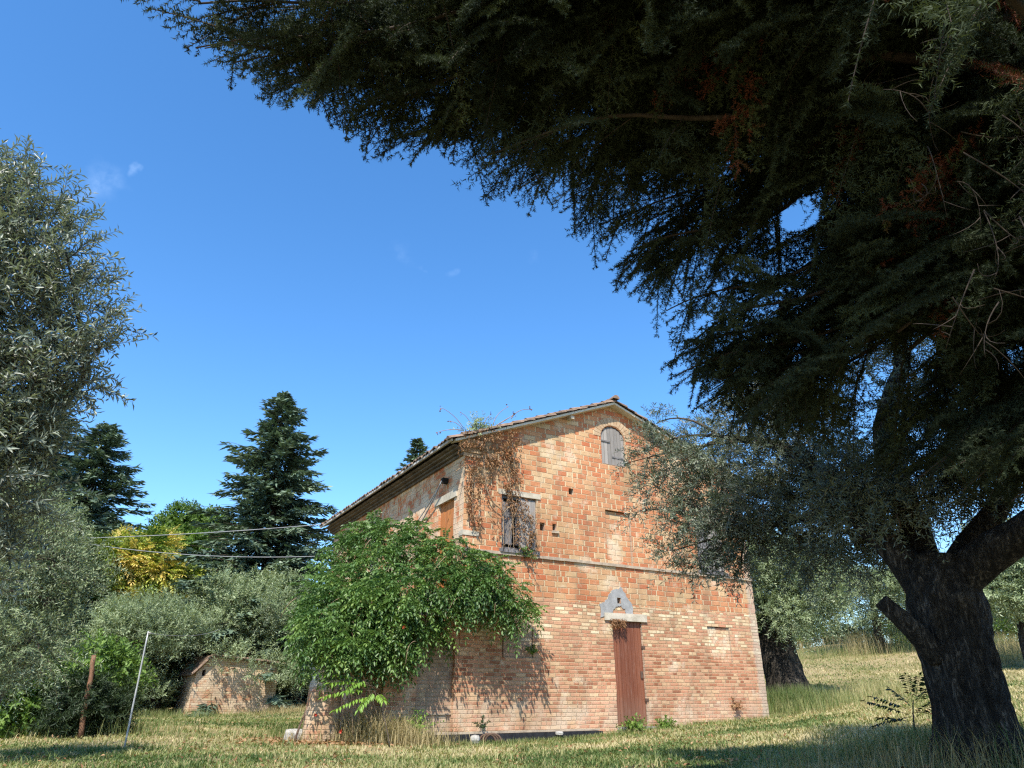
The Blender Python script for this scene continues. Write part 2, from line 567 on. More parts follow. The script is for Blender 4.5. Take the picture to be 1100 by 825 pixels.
    if white_top is not None:
        wt = k.math('MULTIPLY', k.rng(k.math('ADD', y, k.math('MULTIPLY', k.math('SUBTRACT', mid.outputs['Fac'], .5), .8)), white_top - .15, white_top + .15, smooth=True), .85)
        col = k.mix(wt, col, k.mix(mid.outputs['Fac'], (.42, .46, .47), (.66, .65, .60)))
    k.l(col, b.inputs['Base Color'])
    hh = k.math('ADD', mask, k.math('ADD', k.math('MULTIPLY', fine.outputs['Fac'], .35), k.math('MULTIPLY', k.math('SUBTRACT', k.math('ADD', rb, rs), 1.0), .18)))
    k.l(k.bump(hh, .9, .018), b.inputs['Normal'])
    b.inputs['Roughness'].default_value = .95
    b.inputs['Specular IOR Level'].default_value = .12
    return m


def plank_mat(name, c1, c2, width=.12, grain=1.0, rough=.85):
    """vertical boards read from the UV map"""
    m, nt, b = newmat(name)
    k = NT(nt)
    uv = k.n('UVMap', uv_map='UVMap').outputs[0]
    sep = k.n('SeparateXYZ'); k.l(uv, sep.inputs[0])
    xx = k.math('DIVIDE', sep.outputs[0], width)
    w = k.n('TexWhiteNoise', noise_dimensions='1D'); k.l(k.math('FLOOR', xx), w.inputs['W'])
    g = k.noise(k.scaled(uv, (40, 2.2, 1)), 1.0, 6, .7)
    g2 = k.noise(k.scaled(uv, (3, 1.3, 1)), 1.4, 4, .6)
    f = k.math('ADD', k.math('MULTIPLY', g.outputs['Fac'], .55 * grain), k.math('ADD', k.math('MULTIPLY', w.outputs['Value'], .4), k.math('MULTIPLY', g2.outputs['Fac'], .35)))
    g3 = k.noise(k.scaled(uv, (9, 1.1, 1)), 2.2, 6, .75)
    cc = k.mix(k.rng(f, .25, .95), c1, c2)
    cc = k.mix(k.rng(g3.outputs['Fac'], .52, .75, 0, .5), cc, k.mix(.5, cc, (.42, .33, .27)))
    cc = k.mix(k.rng(sep.outputs[1], .1, -.6, 0, .35), cc, (.20, .15, .11))
    k.l(cc, b.inputs['Base Color'])
    k.l(k.bump(g.outputs['Fac'], .4, .006), b.inputs['Normal'])
    b.inputs['Roughness'].default_value = rough
    return m


M = {}
M['brick'] = brick_mat('brick_front', shift=-.04, edge=9.02)
M['brick_side'] = brick_mat('brick_side', zone=1.0, plaster=.55, shift=-.10, grime=.35)
M['brick_annex'] = brick_mat('brick_annex', zone=9, shift=-.05)
M['brick_blind'] = brick_mat('brick_blind', zone=2.1, plaster=.4, shift=.06, grime=.45)
M['brick_gray'] = brick_mat('brick_gray', zone=9, gray=.45)
M['brick_pier'] = brick_mat('brick_pier', zone=9, plaster=.2, white_top=.15)
M['brick_shed'] = brick_mat('brick_shed', zone=9, plaster=.75, shift=.22)
M['concrete'] = plain_mat('concrete', (.20, .20, .195), (.34, .34, .335), 5)
M['lintel'] = plain_mat('lintel_stone', (.32, .28, .21), (.50, .45, .36), 4)
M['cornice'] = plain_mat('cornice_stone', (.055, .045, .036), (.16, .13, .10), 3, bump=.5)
M['corniceret'] = plain_mat('cornice_brick', (.33, .20, .11), (.50, .38, .25), 5, bump=.5)
M['string'] = plain_mat('string_course', (.24, .19, .14), (.46, .37, .27), 5, bump=.5)
M['verge'] = plain_mat('verge_board', (.46, .42, .34), (.64, .60, .50), 5)
M['tile'] = plain_mat('roof_tile', (.085, .062, .046), (.27, .185, .13), 4, bump=.4)
M['gutter'] = plain_mat('gutter_zinc', (.30, .28, .25), (.48, .45, .40), 5, rough=.6)
M['redoor'] = plank_mat('red_door_paint', (.13, .042, .022), (.24, .088, .046), .115, .6, .55)
M['graywood'] = plank_mat('gray_wood', (.10, .095, .09), (.34, .31, .28), .115, 1.2)
M['darkwood'] = plank_mat('dark_wood', (.045, .045, .048), (.19, .18, .18), .08, 1.2)
M['orangewood'] = plank_mat('orange_wood', (.30, .10, .03), (.48, .19, .06), .1, 1.0)
M['black'] = plain_mat('bitumen', (.010, .010, .012), (.028, .028, .032), 12, rough=.6)
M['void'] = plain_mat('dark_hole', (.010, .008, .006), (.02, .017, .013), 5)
M['stone'] = plain_mat('pale_stone', (.24, .23, .21), (.40, .385, .36), 8)
M['metalpole'] = plain_mat('galvanised_pole', (.30, .31, .31), (.44, .45, .45), 9, rough=.45, metal=.2)
M['post'] = plain_mat('rusty_post', (.10, .05, .03), (.24, .13, .075), 12)
M['rod'] = plain_mat('rusty_rod', (.05, .032, .024), (.14, .09, .065), 12)
M['cable'] = plain_mat('grey_cable', (.20, .21, .22), (.32, .33, .34), 3, rough=.5)
M['bark_olive'] = bark_mat('olive_bark', (.012, .010, .008), (.17, .145, .115), 13, 1.0)
M['bark_pale'] = bark_mat('pale_olive_bark', (.12, .10, .08), (.34, .30, .24), 14)
M['bark'] = bark_mat('brown_bark', (.03, .022, .016), (.14, .105, .075), 12)
M['twig'] = plain_mat('twig_bark', (.04, .03, .022), (.11, .085, .062), 8)
M['fir_wood'] = plain_mat('fir_branch_bark', (.022, .016, .012), (.060, .045, .034), 8)
M['dead_twig'] = plain_mat('dead_twig', (.16, .105, .065), (.34, .25, .16), 8)
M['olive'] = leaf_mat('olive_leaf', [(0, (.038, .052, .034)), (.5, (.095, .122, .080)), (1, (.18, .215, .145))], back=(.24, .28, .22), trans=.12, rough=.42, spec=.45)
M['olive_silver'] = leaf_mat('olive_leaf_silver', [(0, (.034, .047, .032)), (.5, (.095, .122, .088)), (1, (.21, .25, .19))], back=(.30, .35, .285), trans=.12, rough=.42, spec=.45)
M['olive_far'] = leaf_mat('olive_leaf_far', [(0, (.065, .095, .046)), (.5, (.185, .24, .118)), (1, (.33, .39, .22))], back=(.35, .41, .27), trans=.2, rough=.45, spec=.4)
M['vine'] = leaf_mat('vine_leaf', [(0, (.035, .080, .018)), (.5, (.078, .150, .038)), (.85, (.13, .22, .055)), (1, (.21, .30, .08))], trans=.3, rough=.42, spec=.4)
M['lime'] = leaf_mat('lime_leaf', [(0, (.12, .24, .03)), (1, (.22, .36, .06))], trans=.35, rough=.45)
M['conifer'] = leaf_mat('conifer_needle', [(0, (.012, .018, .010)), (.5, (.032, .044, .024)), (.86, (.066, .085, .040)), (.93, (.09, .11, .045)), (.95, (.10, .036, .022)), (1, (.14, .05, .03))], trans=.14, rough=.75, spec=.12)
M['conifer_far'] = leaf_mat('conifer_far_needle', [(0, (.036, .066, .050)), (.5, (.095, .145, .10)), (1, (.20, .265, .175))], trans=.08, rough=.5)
M['green'] = leaf_mat('green_leaf', [(0, (.045, .095, .018)), (.5, (.115, .20, .038)), (1, (.22, .32, .07))], trans=.3)
M['darkgreen'] = leaf_mat('dark_leaf', [(0, (.012, .024, .010)), (.5, (.028, .05, .018)), (1, (.06, .09, .03))], trans=.15)
M['yellow'] = leaf_mat('yellow_leaf', [(0, (.045, .095, .015)), (.42, (.11, .18, .03)), (.58, (.28, .36, .07)), (.8, (.54, .52, .13)), (1, (.66, .49, .16))], trans=.3)
M['brownleaf'] = leaf_mat('dry_leaf', [(0, (.14, .065, .03)), (.5, (.26, .135, .065)), (1, (.38, .24, .13))], trans=.2, rough=.8)
M['flower'] = leaf_mat('red_flower', [(0, (.50, .04, .02)), (1, (.62, .09, .03))], trans=.2)
M['grass'] = leaf_mat('grass_blade', [(0, (.05, .09, .022)), (.3, (.13, .18, .052)), (.55, (.29, .28, .12)), (1, (.52, .43, .25))], trans=.3, rough=.6)
M['straw'] = leaf_mat('dry_grass', [(0, (.14, .12, .05)), (.5, (.32, .26, .13)), (1, (.46, .38, .21))], trans=.25, rough=.7)

# ------------------------------------------------------------------ terrain
HA = R(30.117)
HC = np.array([-1.131, 16.094])
HU = np.array([math.cos(HA), math.sin(HA)]); HV = np.array([-HU[1], HU[0]])
HW, HL, HB = 9.281, 10.44, -.70


def hp(u, v): return HC + HU * u + HV * v


CT = []
def ct(px, py, d): CT.append(tuple(at(px, py, d)))
CT += [(0, 0, -1.45), (-3, 0, -1.45), (3, 0, -1.2), (0, -8, -1.9), (-10, 2, -1.2), (8, 1, -.5), (16, 8, .3), (-8, -8, -1.7), (8, -8, -1.2), (2.2, 4.0, -.75)]
ct(550, 827, 10); ct(250, 827, 10.5); ct(0, 827, 11); ct(700, 827, 9); ct(850, 827, 7.6)
ct(1064, 818, 7.0); ct(1100, 812, 8.5); ct(960, 812, 8.5)
for u, z in ((-4, -.78), (-2, -.80), (-.8, -.85), (.8, -.87), (2.4, -.85), (3.6, -.79), (5, -.67), (6.5, -.60), (8.6, -.52), (9.3, -.49)):
    p = hp(u, -.25); CT.append((p[0], p[1], z))
for u, v, z in ((0, 6, -.65), (0, 12, -.62), (9.3, 6, -.1), (9.3, 12, .5), (5, 13, 0), (12, 0, -.2)):
    p = hp(u, v); CT.append((p[0], p[1], z))
ct(200, 768, 32); ct(275, 766, 32); ct(133, 803, 15); ct(0, 790, 20); ct(90, 776, 21); ct(0, 770, 34); ct(150, 760, 40)
ct(845, 752, 26); ct(900, 741, 28); ct(1000, 757, 18); ct(1090, 745, 22); ct(900, 692, 47); ct(970, 692, 46); ct(1100, 692, 45); ct(860, 700, 45); ct(930, 712, 38); ct(1090, 718, 34)
for p in ((-60, 60, -1.2), (-140, 80, -4), (0, 90, 1.5), (60, 75, 4.2), (90, 60, 5.5), (120, 120, 4), (0, 220, -3), (200, 200, 0), (-200, 220, -9), (0, -100, -6), (150, 0, 7), (-150, 0, -6), (-320, 0, -14), (320, 0, 10), (0, 600, -14), (500, 500, -12), (-500, 500, -16), (-500, -400, -18), (500, -400, -8)): CT.append(p)
CT = np.array(CT)


def rbf(A, B):
    r = np.linalg.norm(A[:, None] - B[None], axis=2)
    return np.sqrt(r * r + 1.2)


_K = rbf(CT[:, :2], CT[:, :2]) - np.eye(len(CT)) * .05
_W = np.linalg.solve(_K, CT[:, 2])


def ground(x, y):
    P = np.stack([np.atleast_1d(x), np.atleast_1d(y)], 1).astype(float)
    out = np.empty(len(P))
    for i in range(0, len(P), 40000):
        out[i:i + 40000] = rbf(P[i:i + 40000], CT[:, :2]) @ _W
    return out


def gz(x, y): return float(ground([x], [y])[0])


def axis(lo, hi, near_lo, near_hi, step):
    a = list(np.arange(near_lo, near_hi, step))
    s, x = step, near_hi
    while x < hi: a.append(x); s *= 1.18; x += s
    s, x = step, near_lo - step
    b = []
    while x > lo: b.append(x); s *= 1.18; x -= s
    return np.array(sorted(b + a))


gx, gy = axis(-700, 700, -22, 34, .45), axis(-400, 900, -4, 56, .45)
GX, GY = np.meshgrid(gx, gy)
GZ = ground(GX.ravel(), GY.ravel())
micro = np.array([mnoise.noise(Vector((x * .8, y * .8, 0))) * .035 + mnoise.noise(Vector((x * 2.6, y * 2.6, 3))) * .018 for x, y in zip(GX.ravel(), GY.ravel())])
GB = Buf()
nx, ny = len(gx), len(gy)
ii = (np.arange(ny - 1)[:, None] * nx + np.arange(nx - 1)[None]).ravel()
GB.add(np.stack([GX.ravel(), GY.ravel(), GZ + micro - .02], 1), None, np.stack([ii, ii + 1, ii + 1 + nx, ii + nx], 1))
m, nt, b = newmat('ground_soil')
k = NT(nt)
co = k.objco()
n1 = k.noise(co, .32, 6, .65); n2 = k.noise(co, 2.2, 6, .7); n3 = k.noise(co, 30, 4, .7)
f = k.math('ADD', k.math('MULTIPLY', n1.outputs['Fac'], .6), k.math('ADD', k.math('MULTIPLY', n2.outputs['Fac'], .3), k.math('MULTIPLY', n3.outputs['Fac'], .2)))
c = k.ramp(f, [(.38, (.10, .125, .04)), (.48, (.19, .175, .07)), (.57, (.30, .24, .125)), (.70, (.34, .26, .155))])
c = k.mix(k.rng(n3.outputs['Fac'], .4, .7, 0, .45), c, k.mix(.6, c, (.14, .11, .065)))
k.l(c, b.inputs['Base Color'])
k.l(k.bump(k.math('ADD', n3.outputs['Fac'], n2.outputs['Fac']), .7, .05), b.inputs['Normal'])
b.inputs['Roughness'].default_value = 1
b.inputs['Specular IOR Level'].default_value = .05
M['ground'] = m
tag(GB.build('ground', m, smooth=True), kind='structure')

# ------------------------------------------------------------------ farmhouse
house = empty('farmhouse', (HC[0], HC[1], HB), HA)
tag(house, 'abandoned two-storey brick farmhouse with tiled gable roof and red-brown door', 'house')


class HBuf:
    """boxes and polygons in house coordinates (u along the front, v into the house, z as seen from the camera's height)"""
    def __init__(self): self.v, self.f, self.uv = [], [], []

    def poly(self, pts, uvs=None):
        i = len(self.v)
        self.v += [(p[0], p[1], p[2] - HB) for p in pts]
        self.f.append(tuple(range(i, i + len(pts))))
        if uvs is None:
            a = Vector(pts[0]); n = (Vector(pts[1]) - a).cross(Vector(pts[2]) - a)
            ax = max(range(3), key=lambda q: abs(n[q]))
            if ax == 0: uvs = [(p[1] + 31.7, p[2]) for p in pts]
            elif ax == 1: uvs = [(p[0], p[2]) for p in pts]
            else: uvs = [(p[0], p[1]) for p in pts]
        self.uv.append(uvs)

    def box(self, u0, u1, v0, v1, z0, z1, jit=0.0):
        j = lambda: random.uniform(-jit, jit) if jit else 0
        P = [(u + j(), v + j(), z + j()) for z in (z0, z1) for (u, v) in ((u0, v0), (u1, v0), (u1, v1), (u0, v1))]
        for q in ((0, 1, 5, 4), (1, 2, 6, 5), (2, 3, 7, 6), (3, 0, 4, 7), (4, 5, 6, 7), (3, 2, 1, 0)):
            self.poly([P[i] for i in q])

    def sheet(self, outline, holes, place, depth=0, hole_depth=.2):
        """flat wall with openings: outline and holes are 2-D, «place(a, b, d)» gives the 3-D point d behind the face"""
        loops = [[Vector((a, b, 0)) for a, b in outline]] + [[Vector((a, b, 0)) for a, b in h] for h in holes]
        flat = [p for l in loops for p in l]
        for t in tessellate_polygon(loops):
            a, b_, c_ = (flat[i] for i in t)
            if (b_ - a).cross(c_ - a).z < 0: b_, c_ = c_, b_
            self.poly([place(p.x, p.y, 0) for p in (a, b_, c_)])
        for h in holes:
            hd = hole_depth[tuple(h[0])] if isinstance(hole_depth, dict) else hole_depth
            for i in range(len(h)):
                a, b_ = h[i], h[(i + 1) % len(h)]
                self.poly([place(*a, 0), place(*b_, 0), place(*b_, hd), place(*a, hd)])

    def build(self, name, mat, parent=house, smooth=False):
        me = bpy.data.meshes.new(name)
        me.from_pydata(self.v, [], self.f)
        ul = me.uv_layers.new(name='UVMap')
        ul.data.foreach_set('uv', np.array([c for f_ in self.uv for c in f_], np.float32).ravel())
        if smooth: me.polygons.foreach_set('use_smooth', np.ones(len(self.f), bool))
        me.materials.append(mat)
        me.update()
        o = bpy.data.objects.new(name, me)
        COL.objects.link(o)
        o.parent = parent
        return o


UA, ZA = 4.5, 7.50
SL, SR = .40, .345
def roof_z(u): return ZA - SL * (UA - u) if u < UA else ZA - SR * (u - UA)


def rect(a0, a1, b0, b1, j=.012):
    """an opening with slightly broken, worn edges"""
    out = []
    def seg(p, q):
        n = max(2, int(math.hypot(q[0] - p[0], q[1] - p[1]) / .16))
        for i in range(n):
            t = i / n
            out.append((p[0] + (q[0] - p[0]) * t + (random.uniform(-j, j) if i else 0), p[1] + (q[1] - p[1]) * t + (random.uniform(-j, j) if i else 0)))
    seg((a0, b0), (a1, b0)); seg((a1, b0), (a1, b1)); seg((a1, b1), (a0, b1)); seg((a0, b1), (a0, b0))
    return out


H_door = rect(4.18, 5.10, -.62, 1.73)
H_w1 = rect(1.02, 2.0, 3.16, 4.50)
H_w2 = rect(7.30, 8.30, 3.18, 4.56)
H_blind = rect(4.14, 4.97, 3.125, 4.51, .006)
H_niche = rect(7.35, 8.17, .86, 1.735, .006)
H_niche2 = rect(1.06, 1.87, .80, 1.70, .006)
H_arch = [(4.13, 5.78), (4.95, 5.78), (4.95, 6.55)] + [(4.54 + .41 * math.cos(a), 6.55 + .37 * math.sin(a)) for a in np.linspace(.25, np.pi - .25, 9)] + [(4.13, 6.55)]
H_p1 = rect(3.00, 3.14, 4.77, 4.93); H_p2 = rect(2.10, 2.25, 3.74, 3.94); H_p3 = rect(2.47, 2.58, 3.78, 3.95); H_p4 = rect(4.36, 4.47, 2.15, 2.28)
holes = [H_door, H_w1, H_w2, H_blind, H_niche, H_niche2, H_arch, H_p1, H_p2, H_p3, H_p4]
depths = {tuple(h[0]): d for h, d in zip(holes, (.07, .16, .16, .09, .06, .05, .07, .35, .35, .35, .3))}
fw = HBuf()
top = [(HW, roof_z(HW) + .02), (UA, ZA + .02), (0, roof_z(0) + .02)]
right_edge = [(HW + (random.uniform(-.014, .014) if i % 2 else .012), -1.3 + (roof_z(HW) + 1.3) * i / 52) for i in range(1, 52)]
fw.sheet([(0, -1.3), (HW, -1.3)] + right_edge + top, holes, lambda a, b_, d: (a, d, b_), hole_depth=depths)
fw.poly([(HW, 0, -1.3), (HW, HL, -1.3), (HW, HL, roof_z(HW)), (HW, 0, roof_z(HW))])
fw.poly([(HW, HL, -1.3), (0, HL, -1.3), (0, HL, roof_z(0)), (UA, HL, ZA), (HW, HL, roof_z(HW))])
fw.build('front_wall', M['brick'])
sw = HBuf()
H_sd = rect(.52, 1.41, 2.35, 4.39)
H_sw = rect(5.6, 6.5, 3.2, 4.4)
sw.sheet([(0, -1.3), (HL, -1.3), (HL, roof_z(0)), (0, roof_z(0))], [H_sd, H_sw], lambda a, b_, d: (d, a, b_), hole_depth=.13)
sw.build('side_wall', M['brick_side'])


def panel(name, u0, u1, v, z0, z1, mat, board=None, parent=house, side=False, th=.03, gap=.004, top=None, skew=.0, missing=()):
    """a panel of separate vertical boards (or one plate) standing at depth v"""
    hb = HBuf()
    n = 1 if board is None else max(1, round((u1 - u0) / board))
    for i in range(n):
        if i in missing: continue
        a, b_ = u0 + (u1 - u0) * i / n + gap / 2, u0 + (u1 - u0) * (i + 1) / n - gap / 2
        zz0, zz1 = z0 + random.uniform(0, skew), (z1 if top is None else top((a + b_) / 2)) - random.uniform(0, skew)
        dv = random.uniform(0, .008) if n > 1 else 0
        if side: hb.box(v + dv, v + dv + th, a, b_, zz0, zz1)
        else: hb.box(a, b_, v + dv, v + dv + th, zz0, zz1)
    return hb.build(name, mat, parent)


# red-brown door of narrow ribbed boards
door = panel('door', 4.185, 5.095, .045, -.61, 1.72, M['redoor'], .114, th=.02, gap=.010, skew=.006)
door['label'] = 'red-brown ribbed sheet door'
panel('door_backing', 4.183, 5.097, .067, -.62, 1.727, M['redoor'], parent=door, th=.015)
for z in (-.1, 1.1):
    hg = HBuf(); hg.box(5.07, 5.15, -.012, .046, z, z + .07); hg.build('hinge', M['rod'], door)
lk = HBuf(); lk.box(4.99, 5.05, .018, .05, .42, .58); lk.build('latch', M['rod'], door)
lt = HBuf(); lt.box(3.93, 5.26, -.035, .10, 1.735, 1.915, .012)
lt.build('door_lintel', M['lintel'])
st = HBuf(); st.box(4.15, 5.15, -.22, .06, -.78, -.64, .01)
st.build('door_step', M['concrete'])

# cement patch over the door with an arch left in brick and a vent hole
pt = HBuf()
out = [(3.83, 1.80), (3.80, 2.12), (3.97, 2.16), (4.07, 2.24), (4.13, 2.38), (4.25, 2.47), (4.40, 2.49), (4.50, 2.55), (4.60, 2.45), (4.69, 2.30), (4.80, 2.20), (4.84, 2.02), (4.82, 1.86), (4.64, 1.86), (4.58, 2.02), (4.46, 2.09), (4.34, 2.08), (4.22, 2.01), (4.15, 1.86)]
i0 = []
for q in range(len(out)):
    a, b_ = out[q], out[(q + 1) % len(out)]
    for t in (0, .34, .67): i0.append((a[0] + (b_[0] - a[0]) * t + random.uniform(-.02, .02), a[1] + (b_[1] - a[1]) * t + random.uniform(-.02, .02)))
hole = [(4.355, 2.145), (4.475, 2.145), (4.475, 2.285), (4.355, 2.285)]
pt.sheet(i0, [hole], lambda a, b_, d: (a, -.016 + d, b_), hole_depth=.014)
for q in range(len(i0)):
    a, b_ = i0[q], i0[(q + 1) % len(i0)]
    pt.poly([(a[0], -.016, a[1]), (a[0], .001, a[1]), (b_[0], .001, b_[1]), (b_[0], -.016, b_[1])])
pt.build('cement_patch', M['concrete'])
for nm_, h, d in (('vent_hole', H_p4, .29), ('putlog_hole', H_p1, .34), ('putlog_hole', H_p2, .34), ('putlog_hole', H_p3, .34)):
    us, zs = [p[0] for p in h], [p[1] for p in h]
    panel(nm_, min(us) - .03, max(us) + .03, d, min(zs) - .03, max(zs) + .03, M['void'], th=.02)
bk = HBuf(); bk.box(2.44, 2.64, -.05, .02, 3.71, 3.765, .006)
bk.build('putlog_ledge', M['string'])

# walled-up openings
for nm_, (u0, u1, z0, z1, d), mt_ in (('blocked_window', (4.14, 4.97, 3.125, 4.51, .09), 'brick_blind'), ('blocked_niche', (7.35, 8.17, .86, 1.735, .06), 'brick_blind'), ('blocked_niche', (1.06, 1.87, .80, 1.70, .05), 'brick_gray')):
    panel(nm_, u0 + .040, u1 - .010, d - .02, z0 - .03, z1 - .02, M[mt_], th=.06)


# shuttered windows
def shutter_window(u0, u1, z0, z1, open_dark, miss):
    fr = HBuf()
    fr.box(u0 + .004, u0 + .07, .055, .13, z0, z1); fr.box(u1 - .07, u1 - .004, .055, .13, z0, z1)
    fr.box(u0 + .072, u1 - .072, .055, .13, z1 - .07, z1 - .004); fr.box(u0 + .072, u1 - .072, .055, .13, z0 + .004, z0 + .06)
    w = fr.build('window', M['darkwood'])
    mid = (u0 + u1) / 2
    panel('shutter', u0 + .02, mid - .006, .018, z0 + .10, z1 - .16, M['darkwood'], .085, w, skew=.03, missing=miss)
    panel('shutter', mid + .006, u1 - .02, .022, z0 + .05, z1 - .03, M['graywood'], .09, w, skew=.03)
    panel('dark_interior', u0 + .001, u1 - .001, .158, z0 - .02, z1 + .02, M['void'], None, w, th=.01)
    sl = HBuf(); sl.box(u0 - .06, u1 + .04, -.07, .05, z0 - .075, z0 - .003, .006)
    sl.build('sill', M['darkwood'], w)
    hd_ = HBuf(); hd_.box(u0 - .10, u1 + .12, -.018, .05, z1 + .004, z1 + .13, .01)
    hd_.build('window_lintel', M['lintel'], w)
    return w


shutter_window(1.02, 2.0, 3.19, 4.50, True, (3,))
shutter_window(7.30, 8.30, 3.19, 4.56, True, ())
arch_top = lambda u: 6.55 + .37 * math.sqrt(max(0, 1 - ((u - 4.54) / .42) ** 2)) - .02
aw = panel('attic_shutter', 4.14, 4.94, .03, 5.79, 6.5, M['graywood'], .113, top=arch_top, skew=.015, gap=.012)
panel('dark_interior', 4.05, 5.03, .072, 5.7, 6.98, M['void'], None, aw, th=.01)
for q in ((4.08, 4.45, .012, .027, 6.43, 6.47), (4.5, 4.9, .018, .028, 6.0, 6.04)):
    ba = HBuf(); ba.box(*q); ba.build('batten', M['darkwood'], aw)
ar = HBuf()                                               # ring of bricks round the arch
for i in range(15):
    a0, a1 = np.pi * i / 15 + .012, np.pi * (i + 1) / 15 - .012
    c0 = lambda a, r: (4.54 + (.43 + r) * math.cos(a), 6.55 + (.39 + r) * math.sin(a))
    p = [c0(a0, 0), c0(a0, .22), c0(a1, .22), c0(a1, 0)]
    ar.poly([(p[0][0], -.012, p[0][1]), (p[1][0], -.012, p[1][1]), (p[2][0], -.012, p[2][1]), (p[3][0], -.012, p[3][1])], [(i * .3 + .05, .01 + 3), (i * .3 + .2, .01 + 3), (i * .3 + .2, .1 + 3), (i * .3 + .05, .1 + 3)])
    for q in range(4):
        a, b_ = p[q], p[(q + 1) % 4]
        ar.poly([(a[0], -.012, a[1]), (a[0], .01, a[1]), (b_[0], .01, b_[1]), (b_[0], -.012, b_[1])])
ar.build('arch_ring', M['corniceret'])
sd = panel('side_shutter', .525, 1.405, .06, 2.37, 4.38, M['orangewood'], .11, side=True, gap=.006)
sd['label'] = 'orange wooden upper door'
panel('side_shutter_backing', .50, 1.43, .095, 2.3, 4.42, M['orangewood'], side=True, parent=sd, th=.02)
panel('side_shutter', 5.61, 6.49, .06, 3.22, 4.39, M['darkwood'], .11, side=True)
for q in ((-.035, .10, .36, 1.62, 4.394, 4.57), (-.03, .10, 5.45, 6.65, 4.41, 4.56)):
    sl = HBuf(); sl.box(*q, .008); sl.build('side_lintel', M['lintel'])
qs = HBuf(); qs.box(-.012, .41, -.014, .20, 3.41, 3.525, .004)
qs.build('quoin_stone', M['lintel'])

# string course, cornice, verge, roof
sc_ = HBuf()
u = -.03
while u < HW:
    w = random.uniform(.5, .9); w = min(w, HW + .02 - u)
    sc_.box(u, u + w - .004, -.042 + random.uniform(-.006, .006), .03, 3.05 + random.uniform(-.004, .004), 3.115 + random.uniform(-.004, .004)); u += w
sc_.build('string_course', M['string'])
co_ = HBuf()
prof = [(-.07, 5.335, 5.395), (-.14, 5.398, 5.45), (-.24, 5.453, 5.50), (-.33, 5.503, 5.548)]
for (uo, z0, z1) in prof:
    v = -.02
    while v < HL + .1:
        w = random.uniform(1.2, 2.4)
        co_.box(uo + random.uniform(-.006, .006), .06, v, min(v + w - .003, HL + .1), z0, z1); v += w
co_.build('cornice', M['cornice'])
cr = HBuf()
for i, (z0, z1, o_) in enumerate(((5.30, 5.385, .045), (5.395, 5.45, .075), (5.46, 5.515, .065), (5.525, 5.60, .10), (5.608, 5.70, .13))):
    cr.box(-.05 - i * .045, .42, -o_, -.001, z0, z1, .004)
cr.build('cornice_return', M['corniceret'])
vb = HBuf()
for (ua, ub) in ((-.38, UA), (UA, HW + .42)):
    n = 7
    for i in range(n):
        a, b_ = ua + (ub - ua) * i / n + .003, ua + (ub - ua) * (i + 1) / n - .003
        d = random.uniform(-.008, .008)
        P = [(a, -.24 + d, roof_z(a)), (b_, -.24 + d, roof_z(b_)), (b_, .02, roof_z(b_)), (a, .02, roof_z(a))]
        Q = [(p[0], p[1], p[2] + .06) for p in P]
        for f_ in ((P[0], P[1], Q[1], Q[0]), (P[3], P[2], P[1], P[0]), (Q[0], Q[1], Q[2], Q[3]), (P[1], P[2], Q[2], Q[1]), (P[0], Q[0], Q[3], P[3])): vb.poly(list(f_))
vb.build('verge_board', M['verge'])
bt = HBuf(); bt.box(3.02, 3.12, -.20, .05, 6.80, 6.88)
bt.build('purlin_end', M['lintel'])


def roof_side(u_e, sgn):
    """barrel tiles: one corrugated sheet stepped at every course, with uneven tile ends"""
    hb = HBuf()
    sl_ = SL if sgn < 0 else SR
    n_c = int(abs(u_e - UA) / .33)
    pitch_v, per = .215, 8
    vs = np.arange(-.30, HL + .35, pitch_v / per)
    base = .07
    rowsA = []
    for c_ in range(n_c):
        ua = UA + (u_e - UA) * c_ / n_c
        ub = UA + (u_e - UA) * (c_ + 1) / n_c
        jit = {}
        for (uu, lift) in ((ua, .0), (ub, .035)):
            row = []
            for i, v in enumerate(vs):
                ph = (v + .30) / pitch_v
                tid = int(ph)
                if tid not in jit: jit[tid] = (random.uniform(-.03, .03), random.uniform(-.012, .012))
                h = .065 * abs(math.sin(math.pi * ph)) ** .7 + jit[tid][1]
                uj = uu + (jit[tid][0] * (1 if lift else 0))
                row.append((uj, v, ZA - sl_ * abs(uj - UA) + base + h + lift))
            rowsA.append(row)
    for r_ in range(len(rowsA) - 1):
        A, B = rowsA[r_], rowsA[r_ + 1]
        for i in range(len(vs) - 1):
            q = [A[i], A[i + 1], B[i + 1], B[i]]
            hb.poly(q, [(0, 0)] * 4)
    # thickness at the eave and the verge
    E_ = rowsA[-1]
    for i in range(len(vs) - 1):
        hb.poly([E_[i], E_[i + 1], (E_[i + 1][0], E_[i + 1][1], E_[i + 1][2] - .03), (E_[i][0], E_[i][1], E_[i][2] - .03)], [(0, 0)] * 4)
    return hb.build('roof', M['tile'])


rl = roof_side(-.52, -1)
roof_side(HW + .5, 1)
rs = HBuf()                                              # boards under the tiles
for (ua, ub) in ((-.47, UA), (UA, HW + .45)):
    P = [(ua, -.20, roof_z(ua) + .062), (ub, -.20, roof_z(ub) + .062), (ub, HL + .3, roof_z(ub) + .062), (ua, HL + .3, roof_z(ua) + .062)]
    rs.poly(P[::-1] if ua < UA else P[::-1]); rs.poly([(p[0], p[1], p[2] + .02) for p in P])
rs.build('roof_boarding', M['darkwood'])
